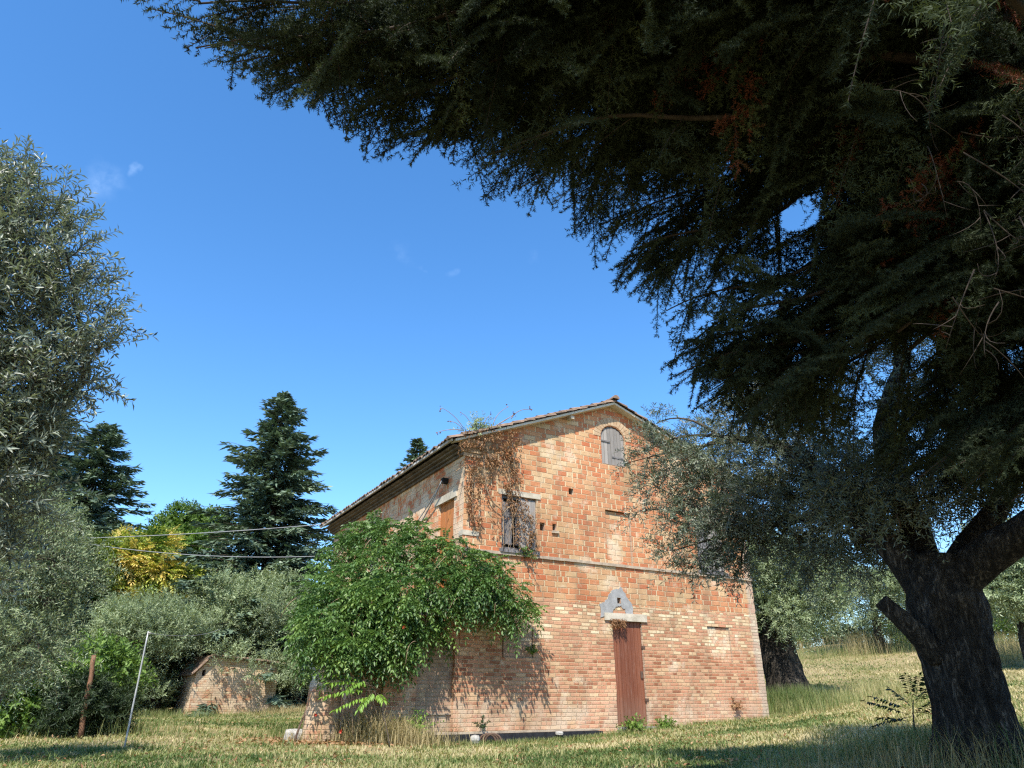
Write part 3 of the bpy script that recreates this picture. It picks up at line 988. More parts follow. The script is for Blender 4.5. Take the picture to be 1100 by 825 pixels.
# verge tiles and ridge tiles: half pipes
def half_pipe(hb, a, b_, r, n=7, flat=1.0):
    a, b_ = np.array(a, float), np.array(b_, float)
    d = nrm(b_ - a); s = nrm(np.cross(d, [0, 0, 1])); up = np.cross(s, d)
    A, B = [], []
    for i in range(n + 1):
        t = math.pi * i / n
        A.append(a + s * r * math.cos(t) + up * r * math.sin(t) * flat); B.append(b_ + s * r * .86 * math.cos(t) + up * r * .86 * math.sin(t) * flat)
    for i in range(n): hb.poly([tuple(A[i]), tuple(B[i]), tuple(B[i + 1]), tuple(A[i + 1])], [(0, 0)] * 4)
    hb.poly([tuple(p) for p in A], [(0, 0)] * len(A)); hb.poly([tuple(p) for p in B[::-1]], [(0, 0)] * len(B))


vt = HBuf()
for (ue, s_) in ((-.50, SL), (HW + .48, SR)):
    n = int(abs(ue - UA) / .34)
    for i in range(n):
        a = UA + (ue - UA) * (i + 1.16) / n; b_ = UA + (ue - UA) * i / n
        half_pipe(vt, (a, -.20 + random.uniform(-.03, .02), roof_z(a) + .085 + random.uniform(0, .02)), (b_, -.20, roof_z(b_) + .07), .088, 6)
vt.build('verge_tile', M['tile'])
rt = HBuf()
v = -.34
while v < HL + .3:
    half_pipe(rt, (UA, v, ZA + .14 + random.uniform(-.008, .012)), (UA + random.uniform(-.02, .02), v + .42, ZA + .13), .11, 7); v += .36
rt.build('ridge_tile', M['tile'])
gu = HBuf()
pv = None
gu.box(-.49, -.44, -.22, HL + .25, 5.545, 5.60, 0)
gu.build('eave_board', M['gutter'])
vl = HBuf(); vl.box(-.36, -.30, -.16, -.10, 5.55, 5.60)
# plinth: black damp-proof membrane along the foot of the wall, concrete lip above it
pl = HBuf()
n = 9
for i in range(n):
    a, b_ = -.98 + 4.55 * i / n, -.98 + 4.55 * (i + 1) / n - .002
    o_ = .20 + random.uniform(-.02, .02)
    pl.box(a, b_, -o_, -.002, -1.2, -.705 + random.uniform(-.012, .012))
pl.build('bitumen_plinth', M['black'])
pl = HBuf(); pl.box(-.98, 3.58, -.10, -.001, -.695, -.655, .004)
pl.build('plinth_lip', M['string'])
pl = HBuf(); pl.box(6.5, 8.62, -.06, -.001, -.575, -.53, .006)
pl.build('wall_foot_ledge', M['corniceret'])

# low porch beside the house (walled-up doorway, terrace above it under the vine)
an = HBuf()
H_ad = rect(-.95, -.10, -.95, 1.15, .008)
H_ad = [(a, max(b_, -.95)) for a, b_ in H_ad]
an.sheet([(-1.66, -1.3), (-.003, -1.3), (-.003, 1.6), (-1.66, 1.6)], [H_ad], lambda a, b_, d: (a, .012 + d, b_), hole_depth=.11)
an.poly([(-1.66, 3.2, -1.3), (-1.66, .012, -1.3), (-1.66, .012, 1.6), (-1.66, 3.2, 1.6)])
an.poly([(-1.66, .012, 1.6), (-.003, .012, 1.6), (-.003, 3.2, 1.6), (-1.66, 3.2, 1.6)])
an.build('porch_wall', M['brick_annex'])
bd = panel('blocked_doorway', -1.0, -.05, .118, -1.0, 1.2, M['brick_gray'], th=.05)
bd['label'] = 'walled-up grey doorway beside the corner'
lg = HBuf(); lg.box(-.945, -.105, .085, .116, -.335, -.31, .003)
lg.build('threshold_ledge', M['string'], bd)
ps = HBuf(); ps.box(-2.7, -1.665, .3, 2.4, .55, .68, .01)
ps.build('porch_slab', M['concrete'])
# round-faced battered pier carrying the slab
pb = HBuf()
n = 18
def pier_ring(z):
    t = (z + 1.0) / 2.0
    r = .38 - .12 * t
    return [(-2.72 + r * math.cos(a) * 1.0, .42 + r * 1.0 * math.sin(a), z) for a in np.linspace(0, 2 * np.pi, n, endpoint=False)]
zs = np.linspace(-1.0, .548, 10)
for za, zb in zip(zs[:-1], zs[1:]):
    A, B = pier_ring(za), pier_ring(zb)
    for i in range(n):
        j = (i + 1) % n
        pb.poly([A[i], A[j], B[j], B[i]], [(i * .13, za), ((i + 1) * .13, za), ((i + 1) * .13, zb), (i * .13, zb)])
pb.build('porch_pier', M['brick_pier'], smooth=True)
ins = HBuf(); ins.box(-.16, -.002, .88, 1.0, 4.84, 4.97, .006)
ins.build('cable_bracket', M['void'])


def hw(u, v, z):
    p = hp(u, v); return np.array([p[0], p[1], z])


# cables fixed to the house
def cable(label, pts, r=.012, n=24, sag=.0, name='overhead_cable', group=None):
    P = []
    for a, b_, s_ in pts:
        for t in np.linspace(0, 1, n, endpoint=False):
            q = np.array(a) * (1 - t) + np.array(b_) * t; q[2] -= s_ * 4 * t * (1 - t); P.append(q)
    P.append(np.array(pts[-1][1]))
    bf = Buf(); tube(bf, P, [r] * len(P), 6)
    o = bf.build(name, M['cable'], origin=tuple(P[0]))
    return tag(o, label, 'cable', group)


cable('upper grey cable sagging from the dark conifers to the eaves of the house', [(at(40, 579, 34), hw(-.42, 10.5, 5.66), .10)], .013)
cable('lower grey cable slung from the trees to the side wall above the vine', [(at(40, 574, 33), hw(-.05, 9.6, 4.45), .35)], .011)
cable('pale cable hanging in a loop on the side wall below the cornice', [(hw(-.16, .95, 4.9), hw(-.05, 2.4, 4.15), .05), (hw(-.05, 2.4, 4.15), hw(-.05, 4.2, 4.2), .1), (hw(-.05, 4.2, 4.2), hw(-.05, 7.6, 4.75), .12)], .018, name='wall_cable')
cable('thin drooping cable on the side wall, second line from the bracket', [(hw(-.16, .98, 4.86), hw(-.06, 3.4, 3.95), .08), (hw(-.06, 3.4, 3.95), hw(-.06, 6.0, 4.3), .1)], .014, name='wall_cable')

# ------------------------------------------------------------------ foliage builders
def make_tree(name, label, cat, base, group=None):
    e = empty(name, tuple(base))
    tag(e, label, cat, group)
    return e


def shoots_from_clumps(clumps, per_m2, up_bias=.35, out_bias=1.0, shell=.35):
    """shoot origins and directions spread through round clumps (centre, radius[, density]); returns O, D, tone"""
    O, D, T = [], [], []
    for cl_ in clumps:
        c_, r_ = cl_[0], cl_[1]
        n = max(6, int(per_m2 * (cl_[2] if len(cl_) > 2 else 1) * 4 * math.pi * r_ * r_))
        d = rnd(n)
        rad = r_ * (shell + (1 - shell) * rng.random(n) ** .6)
        O.append(np.asarray(c_) + d * rad[:, None] * np.array([1, 1, .85]) * .8)
        dd = d * out_bias + rnd(n) * .55 + rng.normal(0, .18, 3)
        dd[:, 2] += up_bias
        D.append(dd)
        T.append(np.clip(rng.normal(.45, .15, n) + rng.normal(0, .11), 0, 1))
    return np.concatenate(O), np.concatenate(D), np.concatenate(T)


def branch_to(buf, nodes, c_, r0=.03, n=9, wob=.1):
    """a thin branch from the nearest limb node to a clump centre"""
    c_ = np.asarray(c_)
    d = [np.linalg.norm(c_ - q) + (0.6 if q[2] > c_[2] else 0) for q in nodes]
    q = nodes[int(np.argmin(d))]
    midp = (q + c_) / 2 + rng.normal(0, wob, 3) + np.array([0, 0, .12 * np.linalg.norm(c_ - q)])
    P = bez(q, midp, c_, n)
    tube(buf, P, np.linspace(r0, r0 * .3, n), 5)


def smooth_path(pts, n):
    pts = np.asarray(pts, float)
    s = np.linspace(0, len(pts) - 1, n)
    out = []
    for x in s:
        i = min(int(x), len(pts) - 2); t = x - i
        p0, p1, p2, p3 = pts[max(i - 1, 0)], pts[i], pts[i + 1], pts[min(i + 2, len(pts) - 1)]
        out.append(.5 * ((2 * p1) + (-p0 + p2) * t + (2 * p0 - 5 * p1 + 4 * p2 - p3) * t * t + (-p0 + 3 * p1 - 3 * p2 + p3) * t ** 3))
    return np.array(out)


def olive_tree(label, base, trunk_path, trunk_r, limbs, clumps, per_m2, leaf, mat, twig_len, K, rough=.14, cat='olive tree', name='olive_tree', seed=1, up_bias=.3, bark='bark_olive', nseg=26, droop=.2, sides=28):
    e = make_tree(name, label, cat, base)
    tb = Buf()
    P = smooth_path(trunk_path, nseg)
    rr = np.interp(np.linspace(0, 1, nseg), np.linspace(0, 1, len(trunk_r)), trunk_r)
    tube(tb, P, rr, sides, rough=rough, seed=seed)
    nodes = [P[-1]]
    for path, r0, r1 in limbs:
        Q = smooth_path(path, 16)
        tube(tb, Q, np.linspace(r0, r1, 16), max(14, sides // 3), rough=rough * .8, seed=seed + 3)
        nodes += list(Q[3:])
    tb.build('trunk', M[bark], e, smooth=True)
    br = Buf()
    for q in clumps: branch_to(br, nodes, q[0], .018 + .012 * q[1])
    cr_ = Buf()
    O, D, T = shoots_from_clumps(clumps, per_m2, up_bias)
    twig_leaves(cr_, O, D, rng.uniform(.6, 1.3, len(O)) * twig_len, K, leaf[0], leaf[1], T, droop=droop, stem=br, stem_r=.0028)
    br.build('branch', M['twig'], e)
    cr_.build('crown', M[mat], e)
    return e


def P_(px, py, d): return at(px, py, d)


# ---- near olive, right
tp = [P_(1064, 840, 6.98), P_(1051, 788, 7), P_(1038, 740, 7), P_(1024, 692, 7), P_(1016, 645, 7), P_(1010, 602, 7.05)]
limbs = [
    ([P_(1000, 640, 7), P_(962, 592, 7.05), P_(925, 556, 7.2), P_(885, 510, 7.5), P_(835, 478, 7.9), P_(775, 470, 8.3)], .16, .03),
    ([P_(1000, 630, 7.1), P_(980, 560, 7.25), P_(950, 480, 7.4), P_(958, 425, 7.4), P_(970, 385, 7.4), P_(955, 330, 7.3)], .14, .05),
    ([P_(1018, 640, 7), P_(1046, 607, 6.95), P_(1090, 578, 6.85), P_(1140, 545, 6.8), P_(1200, 500, 6.8)], .17, .11),
    ([P_(1012, 635, 7.1), P_(1040, 588, 7.2), P_(1072, 545, 7.3), P_(1090, 500, 7.3), P_(1110, 440, 7.3)], .13, .05),
    ([P_(1008, 705, 6.85), P_(978, 674, 6.7), P_(946, 645, 6.65)], .10, .062),
    ([P_(935, 552, 7.2), P_(900, 545, 7.4), P_(850, 560, 7.7), P_(800, 570, 8.0)], .06, .02),
]
cl = []
for (px, py, d, r_) in ((700, 482, 8.6, .30), (728, 500, 8.5, .42), (752, 472, 8.6, .34), (700, 520, 8.6, .22), (768, 530, 8.3, .46), (738, 560, 8.4, .34), (722, 592, 8.4, .22), (775, 580, 8.2, .38), (765, 608, 8.2, .22), (795, 545, 8.2, .4), (800, 590, 8.1, .26), (815, 500, 8.0, .45), (850, 530, 7.9, .42), (838, 575, 7.9, .30), (872, 560, 7.8, .34), (890, 505, 7.7, .42), (900, 580, 7.6, .30), (925, 600, 7.5, .28), (948, 575, 7.4, .26), (860, 600, 7.9, .22), (930, 520, 7.4, .40), (880, 460, 7.7, .42), (800, 450, 8.2, .42), (975, 520, 7.3, .36), (1010, 480, 7.4, .45), (1060, 500, 7.4, .45), (985, 420, 7.4, .38), (930, 380, 7.5, .32), (1040, 540, 7.4, .30), (1100, 480, 7.3, .5), (1020, 430, 7.5, .4), (840, 420, 8, .4), (1130, 420, 7.3, .6), (1160, 500, 7, .5), (970, 345, 7.6, .4), (720, 545, 8.6, .2), (742, 612, 8.3, .14), (796, 616, 8.2, .12), (705, 455, 8.7, .2), (672, 498, 8.8, .12), (688, 548, 8.7, .12), (935, 540, 6.9, .24), (905, 522, 7.0, .26), (962, 552, 6.8, .18), (925, 500, 6.9, .26), (890, 545, 7.1, .26), (985, 540, 6.8, .18), (820, 540, 7.7, .34), (780, 555, 7.9, .32), (760, 500, 8.2, .36)):
    cl.append((P_(px, py, d), r_ * (.85 if px < 800 else 1), .72 if px < 770 else .85 if px < 830 else .9))
olive_tree('huge old olive tree with thick leaning trunk in the shade of the fir at right', (tp[0][0], tp[0][1], gz(tp[0][0], tp[0][1])), tp, [.41, .29, .272, .28, .30, .23], limbs, cl, 105, (.060, .0135), 'olive', .27, 9, seed=4, name='olive_tree', droop=.35, nseg=110, sides=96, rough=.15)

# ---- near olive, left edge
cl = []
for (px, py, d, r_) in ((-30, 200, 5.6, .36), (24, 205, 5.4, .20), (-10, 250, 5.4, .40), (45, 232, 5.3, .24), (20, 290, 5.3, .40), (70, 268, 5.2, .22), (75, 320, 5.2, .30), (85, 352, 5.15, .22), (108, 372, 5.1, .15), (40, 360, 5.3, .42), (72, 400, 5.2, .26), (10, 430, 5.3, .40), (42, 428, 5.25, .20), (-20, 330, 5.5, .5), (-30, 430, 5.5, .5), (5, 480, 5.3, .30), (-20, 520, 5.4, .45), (10, 460, 5.3, .22), (-4, 170, 5.7, .20), (-65, 240, 5.7, .48), (-70, 350, 5.8, .6), (-70, 480, 5.7, .6), (-110, 280, 6, .7), (-120, 430, 6, .7), (0, 540, 5.4, .24), (-25, 590, 5.5, .3)):
    cl.append((P_(px, py, d), r_))
b0 = np.array([-5.3, 4.9]); z0 = gz(*b0)
olive_tree('tall silvery olive tree whose near leafy branches fill the left edge of the view', (b0[0], b0[1], z0), [(b0[0], b0[1], z0 - .2), (b0[0] + .05, b0[1], z0 + .8), (b0[0] + .2, b0[1] + .05, z0 + 1.7)], [.34, .27, .24],
           [([(b0[0] + .2, b0[1], z0 + 1.6), (-4.7, 4.9, 1.4), (-4.3, 4.7, 2.5), (-3.9, 4.5, 3.4)], .15, .03), ([(b0[0] + .2, b0[1], z0 + 1.6), (-4.4, 5.0, .9), (-3.7, 4.9, 1.6), (-3.2, 4.8, 2.2)], .12, .02), ([(b0[0] + .2, b0[1], z0 + 1.6), (-5.4, 5.3, 2.0), (-5.6, 5.4, 3.6)], .14, .05)],
           cl, 54, (.062, .0145), 'olive_silver', .27, 10, seed=9, up_bias=.55, droop=.15)

# ---- second olive, lower left, farther off
cl = []
for i in range(44):
    px, py = random.uniform(-60, 84), random.uniform(545, 722)
    if px > 80 - abs(py - 620) * .3: px -= 34
    if py > 655 and px > 48: px -= 45
    cl.append((P_(px, py, random.uniform(11.5, 14.5)), random.uniform(.38, .62)))
for (px, py) in ((88, 605), (86, 640), (94, 622), (66, 575), (44, 552), (10, 535), (42, 690), (15, 715), (-10, 715)): cl.append((P_(px, py, 12.6), .38))
b2 = at(-16, 770, 13)[:2]; z2 = gz(*b2)
olive_tree('grey-green olive tree with a broad low crown at lower left below the silvery branches', (b2[0], b2[1], z2), [(b2[0], b2[1], z2 - .1), (b2[0] + .05, b2[1], z2 + .5), (b2[0] + .22, b2[1] + .1, z2 + 1.2)], [.06, .045, .04],
           [([(b2[0] + .2, b2[1], z2 + 1.1), (b2[0] + .4, b2[1], z2 + 1.7), (b2[0] + .45, b2[1], z2 + 2.5)], .06, .02), ([(b2[0] + .2, b2[1], z2 + 1.1), (b2[0] - .4, b2[1] + .2, z2 + 2.0), (b2[0] - .8, b2[1], z2 + 3)], .08, .02)],
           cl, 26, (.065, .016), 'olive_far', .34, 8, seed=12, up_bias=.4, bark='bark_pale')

# ------------------------------------------------------------------ big fir overhead, right
FX, FY = 3.95, 3.15
fz = gz(FX, FY)
fir = make_tree('fir_tree', 'huge dark fir tree overhead with drooping needle branches filling the upper right', 'fir tree', (FX, FY, fz))
tb = Buf()
tube(tb, [(FX, FY, z) for z in np.linspace(fz - .2, 13.2, 24)], np.linspace(.36, .03, 24), 20, rough=.08)
needles, coarse, wood = Buf(), Buf(), Buf()
_by = np.array([-400, -120, 0, 30, 60, 100, 130, 160, 205, 232, 262, 300, 345, 400, 445, 470, 500, 530, 560])
_bx = np.array([-60, 60, 150, 190, 232, 300, 345, 418, 530, 618, 640, 652, 700, 708, 735, 810, 920, 1030, 1130])


def outside_silhouette(P, margin=0):
    """where the sky must stay open: left of and below the ragged edge of the crown"""
    px, py, zc = project(P)
    infr = (zc > .3) & (py > -60) & (py < 900) & (px > -300) & (px < 1250)
    wob = np.array([mnoise.noise(Vector((x * 1.5, y * 1.5, z * 1.5))) * 44 + mnoise.noise(Vector((x * 5, y * 5, z * 5))) * 20 for x, y, z in np.atleast_2d(P)])
    lim = np.interp(py + wob * .5, _by, _bx) + wob - margin
    gap = (np.hypot(px - 862, (py - 232) * 1.2) < 17 + wob * .7) | (np.hypot(px - 950, (py - 402) * .8) < 26 + wob * .6) | (np.hypot(px - 990, py - 372) < 18 + wob * .3) | (np.hypot(px - 1092, py - 388) < 18 + wob * .3)
    return infr & ((px < lim) | (py > 575) | (gap & (zc < 6.8)))


NE_L, NE_W = .025, .0062


def needle_twigs(buf, O, D, l, K, tone, nl=NE_L, nw=NE_W):
    N = len(O)
    if N == 0: return
    D = nrm(D)
    a = nrm(np.cross(D, rnd(N))); b_ = np.cross(D, a)
    t = (np.arange(K)[None] + rng.random((N, K))) / K
    ang = rng.uniform(0, 2 * np.pi, (N, K))
    rad = np.cos(ang)[..., None] * a[:, None] + np.sin(ang)[..., None] * b_[:, None]
    l = np.broadcast_to(np.asarray(l, float), (N,))
    base = O[:, None] + D[:, None] * (t * l[:, None])[..., None]
    rad = rad * np.where(np.abs(np.sin(ang)) > .8, .55, 1.0)[..., None]
    nd = nrm(D[:, None] * .42 + rad)
    tip = base + nd * (nl * rng.uniform(.75, 1.15, (N, K, 1)))
    s = np.cross(nd, nrm(rng.normal(size=(N, K, 3)))); s = nrm(s) * nw * .5
    V = np.stack([base - s, base + s, tip], 2).reshape(-1, 3)
    F = np.arange(N * K * 3).reshape(-1, 3)
    buf.add(V, F, None, np.repeat(np.clip(np.repeat(np.broadcast_to(tone, (N,)), K), 0, 1), 3))


def bough(p, d, l, up, tone, fine=True):
    """a flat, drooping spray: stem, side twigs, and twiglets, all clothed in needles"""
    g = np.array([0, 0, -1.0])
    side = nrm(np.cross(d, up))
    drp = rng.uniform(.10, .35)
    n = max(5, int(l / .055))
    t = np.linspace(.06, 1, n)
    stem = p + d * (l * t)[:, None] + g * (drp * l * t * t)[:, None]
    dd = nrm(d + g * (2 * drp * t)[:, None])
    oc = outside_silhouette(stem, 10)
    if oc.any():
        n2 = int(np.argmax(oc))
        if n2 < 5: return
        t = t[:n2] / t[n2 - 1]; l = l * n2 / n; n = n2; stem = stem[:n]; dd = dd[:n]
    tubes(wood, stem[None, ::max(1, n // 5)], np.linspace(.006, .002, len(stem[::max(1, n // 5)]))[None], 3)
    O, D, L = [stem[:-1]], [dd[:-1]], [np.full(n - 1, l / n * 1.3)]
    for sg in (1, -1):
        ln = l * (.36 * (1 - t) ** .75 + .07) * rng.uniform(.55, 1.25, n)
        ds = nrm(dd * rng.uniform(.55, 1.0, (n, 1)) + sg * side * rng.uniform(.6, .95, (n, 1)) + g * rng.uniform(-.05, .45, (n, 1)) + rng.normal(0, .08, (n, 3)))
        keep = rng.random(n) < .92
        o_, d_, l_ = stem[keep], ds[keep], ln[keep]
        O.append(o_); D.append(d_); L.append(l_)
        for f_ in (.35, .65):
            for s2 in (1, -1):
                big = (l_ > .13) & (rng.random(len(l_)) < .85)
                if not big.any(): continue
                sd = nrm(np.cross(d_[big], up))
                O.append(o_[big] + d_[big] * (l_[big] * f_)[:, None]); D.append(nrm(d_[big] * .75 + s2 * sd * .75 + g * .12 + rng.normal(0, .1, (big.sum(), 3)))); L.append(l_[big] * rng.uniform(.3, .5, big.sum()))
    O, D, L = map(np.concatenate, (O, D, L))
    ok = ~(outside_silhouette(O + D * L[:, None], 15))
    O, D, L = O[ok], D[ok], L[ok]
    per = 330 if fine else 130
    for lo, hi in ((0, .06), (.06, .12), (.12, .2), (.2, .34), (.34, 2)):
        b_ = (L > lo) & (L <= hi)
        if b_.any():
            K = max(6, int(per * L[b_].mean()))
            T = np.clip(tone + rng.normal(0, .08, b_.sum()), 0, 1 if tone > .9 else .9)
            if fine: needle_twigs(needles, O[b_], D[b_], L[b_], K, T)
            else: needle_twigs(coarse, O[b_], D[b_], L[b_], K, T, .032, .0062)


def fir_branch(root, tip, fine=True, start=.3, dens=1.0, brown=.05, r0=.05, lift=.10):
    root, tip = np.asarray(root, float), np.asarray(tip, float)
    L_ = np.linalg.norm(tip - root)
    mid = (root + tip) / 2 + np.array([0, 0, L_ * lift])
    Pc = bez(root, mid, tip, 30)
    oc = outside_silhouette(Pc, 4)
    oc[:-6] &= outside_silhouette(Pc, 60)[:-6]
    if oc.any():
        fo_ = int(np.argmax(oc))
        if fo_ < 8: return
        tip = Pc[fo_ - 1]; mid = (root + tip) / 2 + np.array([0, 0, L_ * lift])
    n = 26
    P = bez(root, mid, tip, n)
    tt = np.linspace(0, 1, n)[:, None]
    P += np.array([mnoise.noise_vector(Vector((q[0] * .8, q[1] * .8, q[2] * .8))) for q in P]) * 1.0 * tt * (1.1 - tt)
    oc = outside_silhouette(P, -6)
    oc[:10] = False
    n_in = int(np.argmax(oc)) if oc.any() else n
    tube(wood, P[:n_in], np.linspace(r0, r0 + (.004 - r0) * n_in / n, n_in), 6)
    s_ = start * L_
    k_ = 0
    while s_ < L_ - .12:
        f = s_ / L_ * (n - 1); i0 = min(int(f), n - 2)
        p = P[i0] + (P[i0 + 1] - P[i0]) * (f - i0)
        tan = nrm(P[i0 + 1] - P[i0])
        side = nrm(np.cross(tan, np.array([0, 0, 1.0])))
        sg = 1 if k_ % 2 else -1
        yaw = rng.uniform(.25, 1.25) if rng.random() < .7 else rng.uniform(1.2, 2.3)
        dr = nrm(tan * math.cos(yaw) + sg * side * math.sin(yaw) + np.array([0, 0, -1.0]) * rng.choice([rng.uniform(-.15, .3), rng.uniform(.5, 1.6)], p=[.55, .45]))
        up = nrm(np.array([0, 0, 1.0]) + rng.normal(0, .35, 3))
        up = nrm(up - dr * (up @ dr))
        l = (.40 + .62 * (1 - s_ / L_) ** .7) * rng.uniform(.65, 1.25)
        tone = np.clip(rng.normal(.40, .17), .05, .88)
        if s_ < .55 * L_ and rng.random() < brown: tone = rng.uniform(.95, 1)
        bough(p, dr, l, up, tone, fine)
        s_ += (.13 if fine else .24) * rng.uniform(.6, 1.4) / dens; k_ += 1
    tan = nrm(P[-1] - P[-4])
    bough(P[-4], tan, np.linalg.norm(P[-1] - P[-4]) + .12, nrm(np.array([0, 0, 1.0]) - tan * tan[2]), .5, fine)


tips = [(172, 8, 3.0), (222, 50, 3.05), (262, 66, 3.1), (300, 52, 3.15), (345, 122, 3.3), (318, 88, 3.2), (392, 95, 3.3), (422, 150, 3.5), (455, 130, 3.5), (505, 165, 3.8), (532, 196, 3.9), (575, 195, 4.1), (610, 222, 4.2), (636, 262, 4.35), (645, 290, 4.4), (672, 315, 4.5), (700, 345, 4.6), (712, 385, 4.8), (712, 410, 4.85), (742, 445, 5.0), (790, 462, 5.1), (845, 440, 5.2), (880, 470, 5.3), (760, 420, 4.9),
        (905, 475, 5.3), (950, 490, 5.3), (995, 505, 5.3), (1040, 520, 5.2), (1090, 535, 5.2), (1060, 490, 5.0), (1100, 470, 4.8),
        (400, 20, 3.2), (480, 70, 3.5), (560, 110, 3.8), (640, 170, 4.1), (700, 240, 4.4), (740, 310, 4.7), (780, 370, 4.9), (830, 330, 5.0), (860, 390, 5.1), (930, 420, 5.2), (1000, 430, 5.1), (340, 10, 3.1), (250, 10, 3.0), (540, 30, 3.6), (640, 70, 4), (720, 140, 4.3), (800, 200, 4.7), (880, 280, 5), (960, 330, 5.1), (1040, 390, 5), (760, 60, 4.3), (860, 130, 4.6), (920, 60, 4.6), (960, 200, 4.9), (820, 20, 4.4), (690, 20, 4.1), (900, 370, 4.6), (820, 410, 4.6), (1010, 320, 4.5), (1080, 300, 4.6)]
for (px, py, d) in tips:
    tip = at(px, py, d)
    L0 = np.hypot(tip[0] - FX, tip[1] - FY)
    zr = tip[2] + .16 * L0 + rng.uniform(-.2, .7)
    for extra in range(2):
        tp_ = tip if extra == 0 else tip * rng.uniform(1.06, 1.2) + rng.normal(0, .2, 3) + np.array([.3, .0, -.05])
        fir_branch((FX, FY, max(.8, zr + extra * .3)), tp_, True, start=.25, dens=1.0, r0=.016 + .004 * L0, lift=.05 + .06 * rng.random())
# the rest of the tree, above and behind the view
for i in range(120):
    z = 1.6 + 10.8 * (i / 120) ** .9
    az = i * 2.39996
    L_ = (5.2 * (1 - (z + .5) / 14) + .3) * rng.uniform(.85, 1.1) * (.72 if math.sin(az) > .2 else 1) * (.85 if math.cos(az) < -.3 and z > 4 else 1)
    tip = np.array([FX + math.cos(az) * L_, FY + math.sin(az) * L_, z - .12 * L_])
    root = np.array([FX, FY, z + .05 * L_])
    P = bez(root, (root + tip) / 2 + np.array([0, 0, .08 * L_]), tip, 12)
    out = outside_silhouette(P, -25)
    px_, py_, zc_ = project(P)
    if ((zc_ > 0) & (px_ > -100) & (px_ < 1200) & (py_ > -100) & (py_ < 900) & (np.linalg.norm(P, axis=1) < 3.2)).any(): continue
    if out.any():
        fo = int(np.argmax(out))
        if fo < 5: continue
        tip = P[fo - 1]
    fir_branch(root, tip, False, start=.18, dens=.85)
tb.build('trunk', M['bark'], fir, smooth=True)
wood.build('branch', M['fir_wood'], fir)
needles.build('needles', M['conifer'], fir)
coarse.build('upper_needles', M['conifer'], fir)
# bare dead twigs hanging in the fir
for (px, py, d) in [(random.uniform(985, 1095), random.uniform(60, 330), random.uniform(3.3, 4.0)) for _ in range(20)] + [(395 + random.uniform(-30, 25), 70 + random.uniform(-10, 30), 3.3) for _ in range(5)]:
    dt = Buf()
    p = at(px, py, d)
    e_ = p + rng.normal(0, .2, 3) + np.array([0, 0, -.18])
    Q = bez(p, (p + e_) / 2 + rng.normal(0, .08, 3), e_, 8)
    tube(dt, Q, np.linspace(.004, .0012, 8), 3)
    for k_ in (3, 4, 5, 6):
        f_ = Q[k_] + rng.normal(0, .09, 3) + np.array([0, 0, -.05])
        tube(dt, bez(Q[k_], (Q[k_] + f_) / 2 + rng.normal(0, .03, 3), f_, 5), np.linspace(.0028, .001, 5), 3)
    dt.build('dead_twig', M['fir_wood'], fir)

# ------------------------------------------------------------------ distant conifers
def far_conifer(label, px, py_top, d, width, lean=0.0, n_w=46, name='conifer_tree', mat='conifer_far', size=1.0, spire=.75):
    top = at(px, py_top, d)
    base = np.array([top[0] + lean, top[1], gz(top[0] + lean, top[1])])
    e = make_tree(name, label, 'conifer', base)
    Hh = top[2] - base[2]
    tb_ = Buf(); tube(tb_, np.linspace(base - [0, 0, .2], top, 12), np.linspace(.02 * Hh + .05, .02, 12), 8)
    tb_.build('trunk', M['bark'], e)
    fo = Buf(); wo = Buf()
    for w in range(n_w):
        f = (w + .5) / n_w
        z = base[2] + Hh * (.06 + .935 * f)
        Rr = width * (1 - f) ** spire * rng.uniform(.72, 1.15) + .14
        nb = int(5 + 6 * (1 - f))
        for j in range(nb):
            az = j * 2 * math.pi / nb + w * 1.1 + rng.normal(0, .2)
            L_ = Rr * rng.choice([rng.uniform(.35, .7), rng.uniform(.7, 1.2)], p=[.3, .7])
            c_ = np.array([base[0] + (top[0] - base[0]) * f, base[1], z])
            dirv = np.array([math.cos(az), math.sin(az), .22 - .45 * (1 - f)])
            tip = c_ + dirv * L_
            ns = max(5, int(L_ / (.16 * size)))
            ts = np.linspace(.18, 1.0, ns)
            pp = c_ + dirv * L_ * ts[:, None] + np.array([0, 0, -.10 * L_]) * (ts ** 2)[:, None] + np.array([0, 0, .16 * L_]) * (np.clip(ts - .75, 0, 1) * 2)[:, None] ** 2
            s = np.array([-dirv[1], dirv[0], 0]); s /= np.linalg.norm(s)
            tone = np.clip(rng.normal(.42, .14) + .22 * ts, 0, 1)
            for sg in (1, -1, 0):
                k_ = 3
                for q in range(k_):
                    o = pp + rng.normal(0, .05 * size, pp.shape)
                    dd = nrm(dirv * rng.uniform(.5, 1.1) + s * sg * rng.uniform(.5, 1.0, (ns, 1)) + np.array([0, 0, rng.uniform(-.35, .1)]) + rng.normal(0, .18, (ns, 3)))
                    leaves(fo, o, dd, np.array([0, 0, 1.0]) + rng.normal(0, .4, (ns, 3)), size * rng.uniform(.3, .65, ns) * (1.25 - .4 * ts) * min(1, .5 + L_ / 2), size * rng.uniform(.08, .17, ns), np.clip(tone + rng.normal(0, .1, ns), 0, 1), fold=-.2, curl=.1)
            tube(wo, [c_, (c_ + tip) / 2, tip], [.03, .02, .006], 3)
    wo.build('branch', M['bark'], e)
    fo.build('crown', M[mat], e)
    return e


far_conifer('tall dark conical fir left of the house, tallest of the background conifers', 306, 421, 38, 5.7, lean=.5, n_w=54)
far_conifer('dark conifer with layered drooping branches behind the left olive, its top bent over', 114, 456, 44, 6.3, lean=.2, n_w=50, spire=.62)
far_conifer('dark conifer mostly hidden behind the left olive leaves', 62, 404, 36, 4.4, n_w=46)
far_conifer('narrow conifer tip showing just above the roof slope', 449, 470, 46, 3.0, n_w=40)

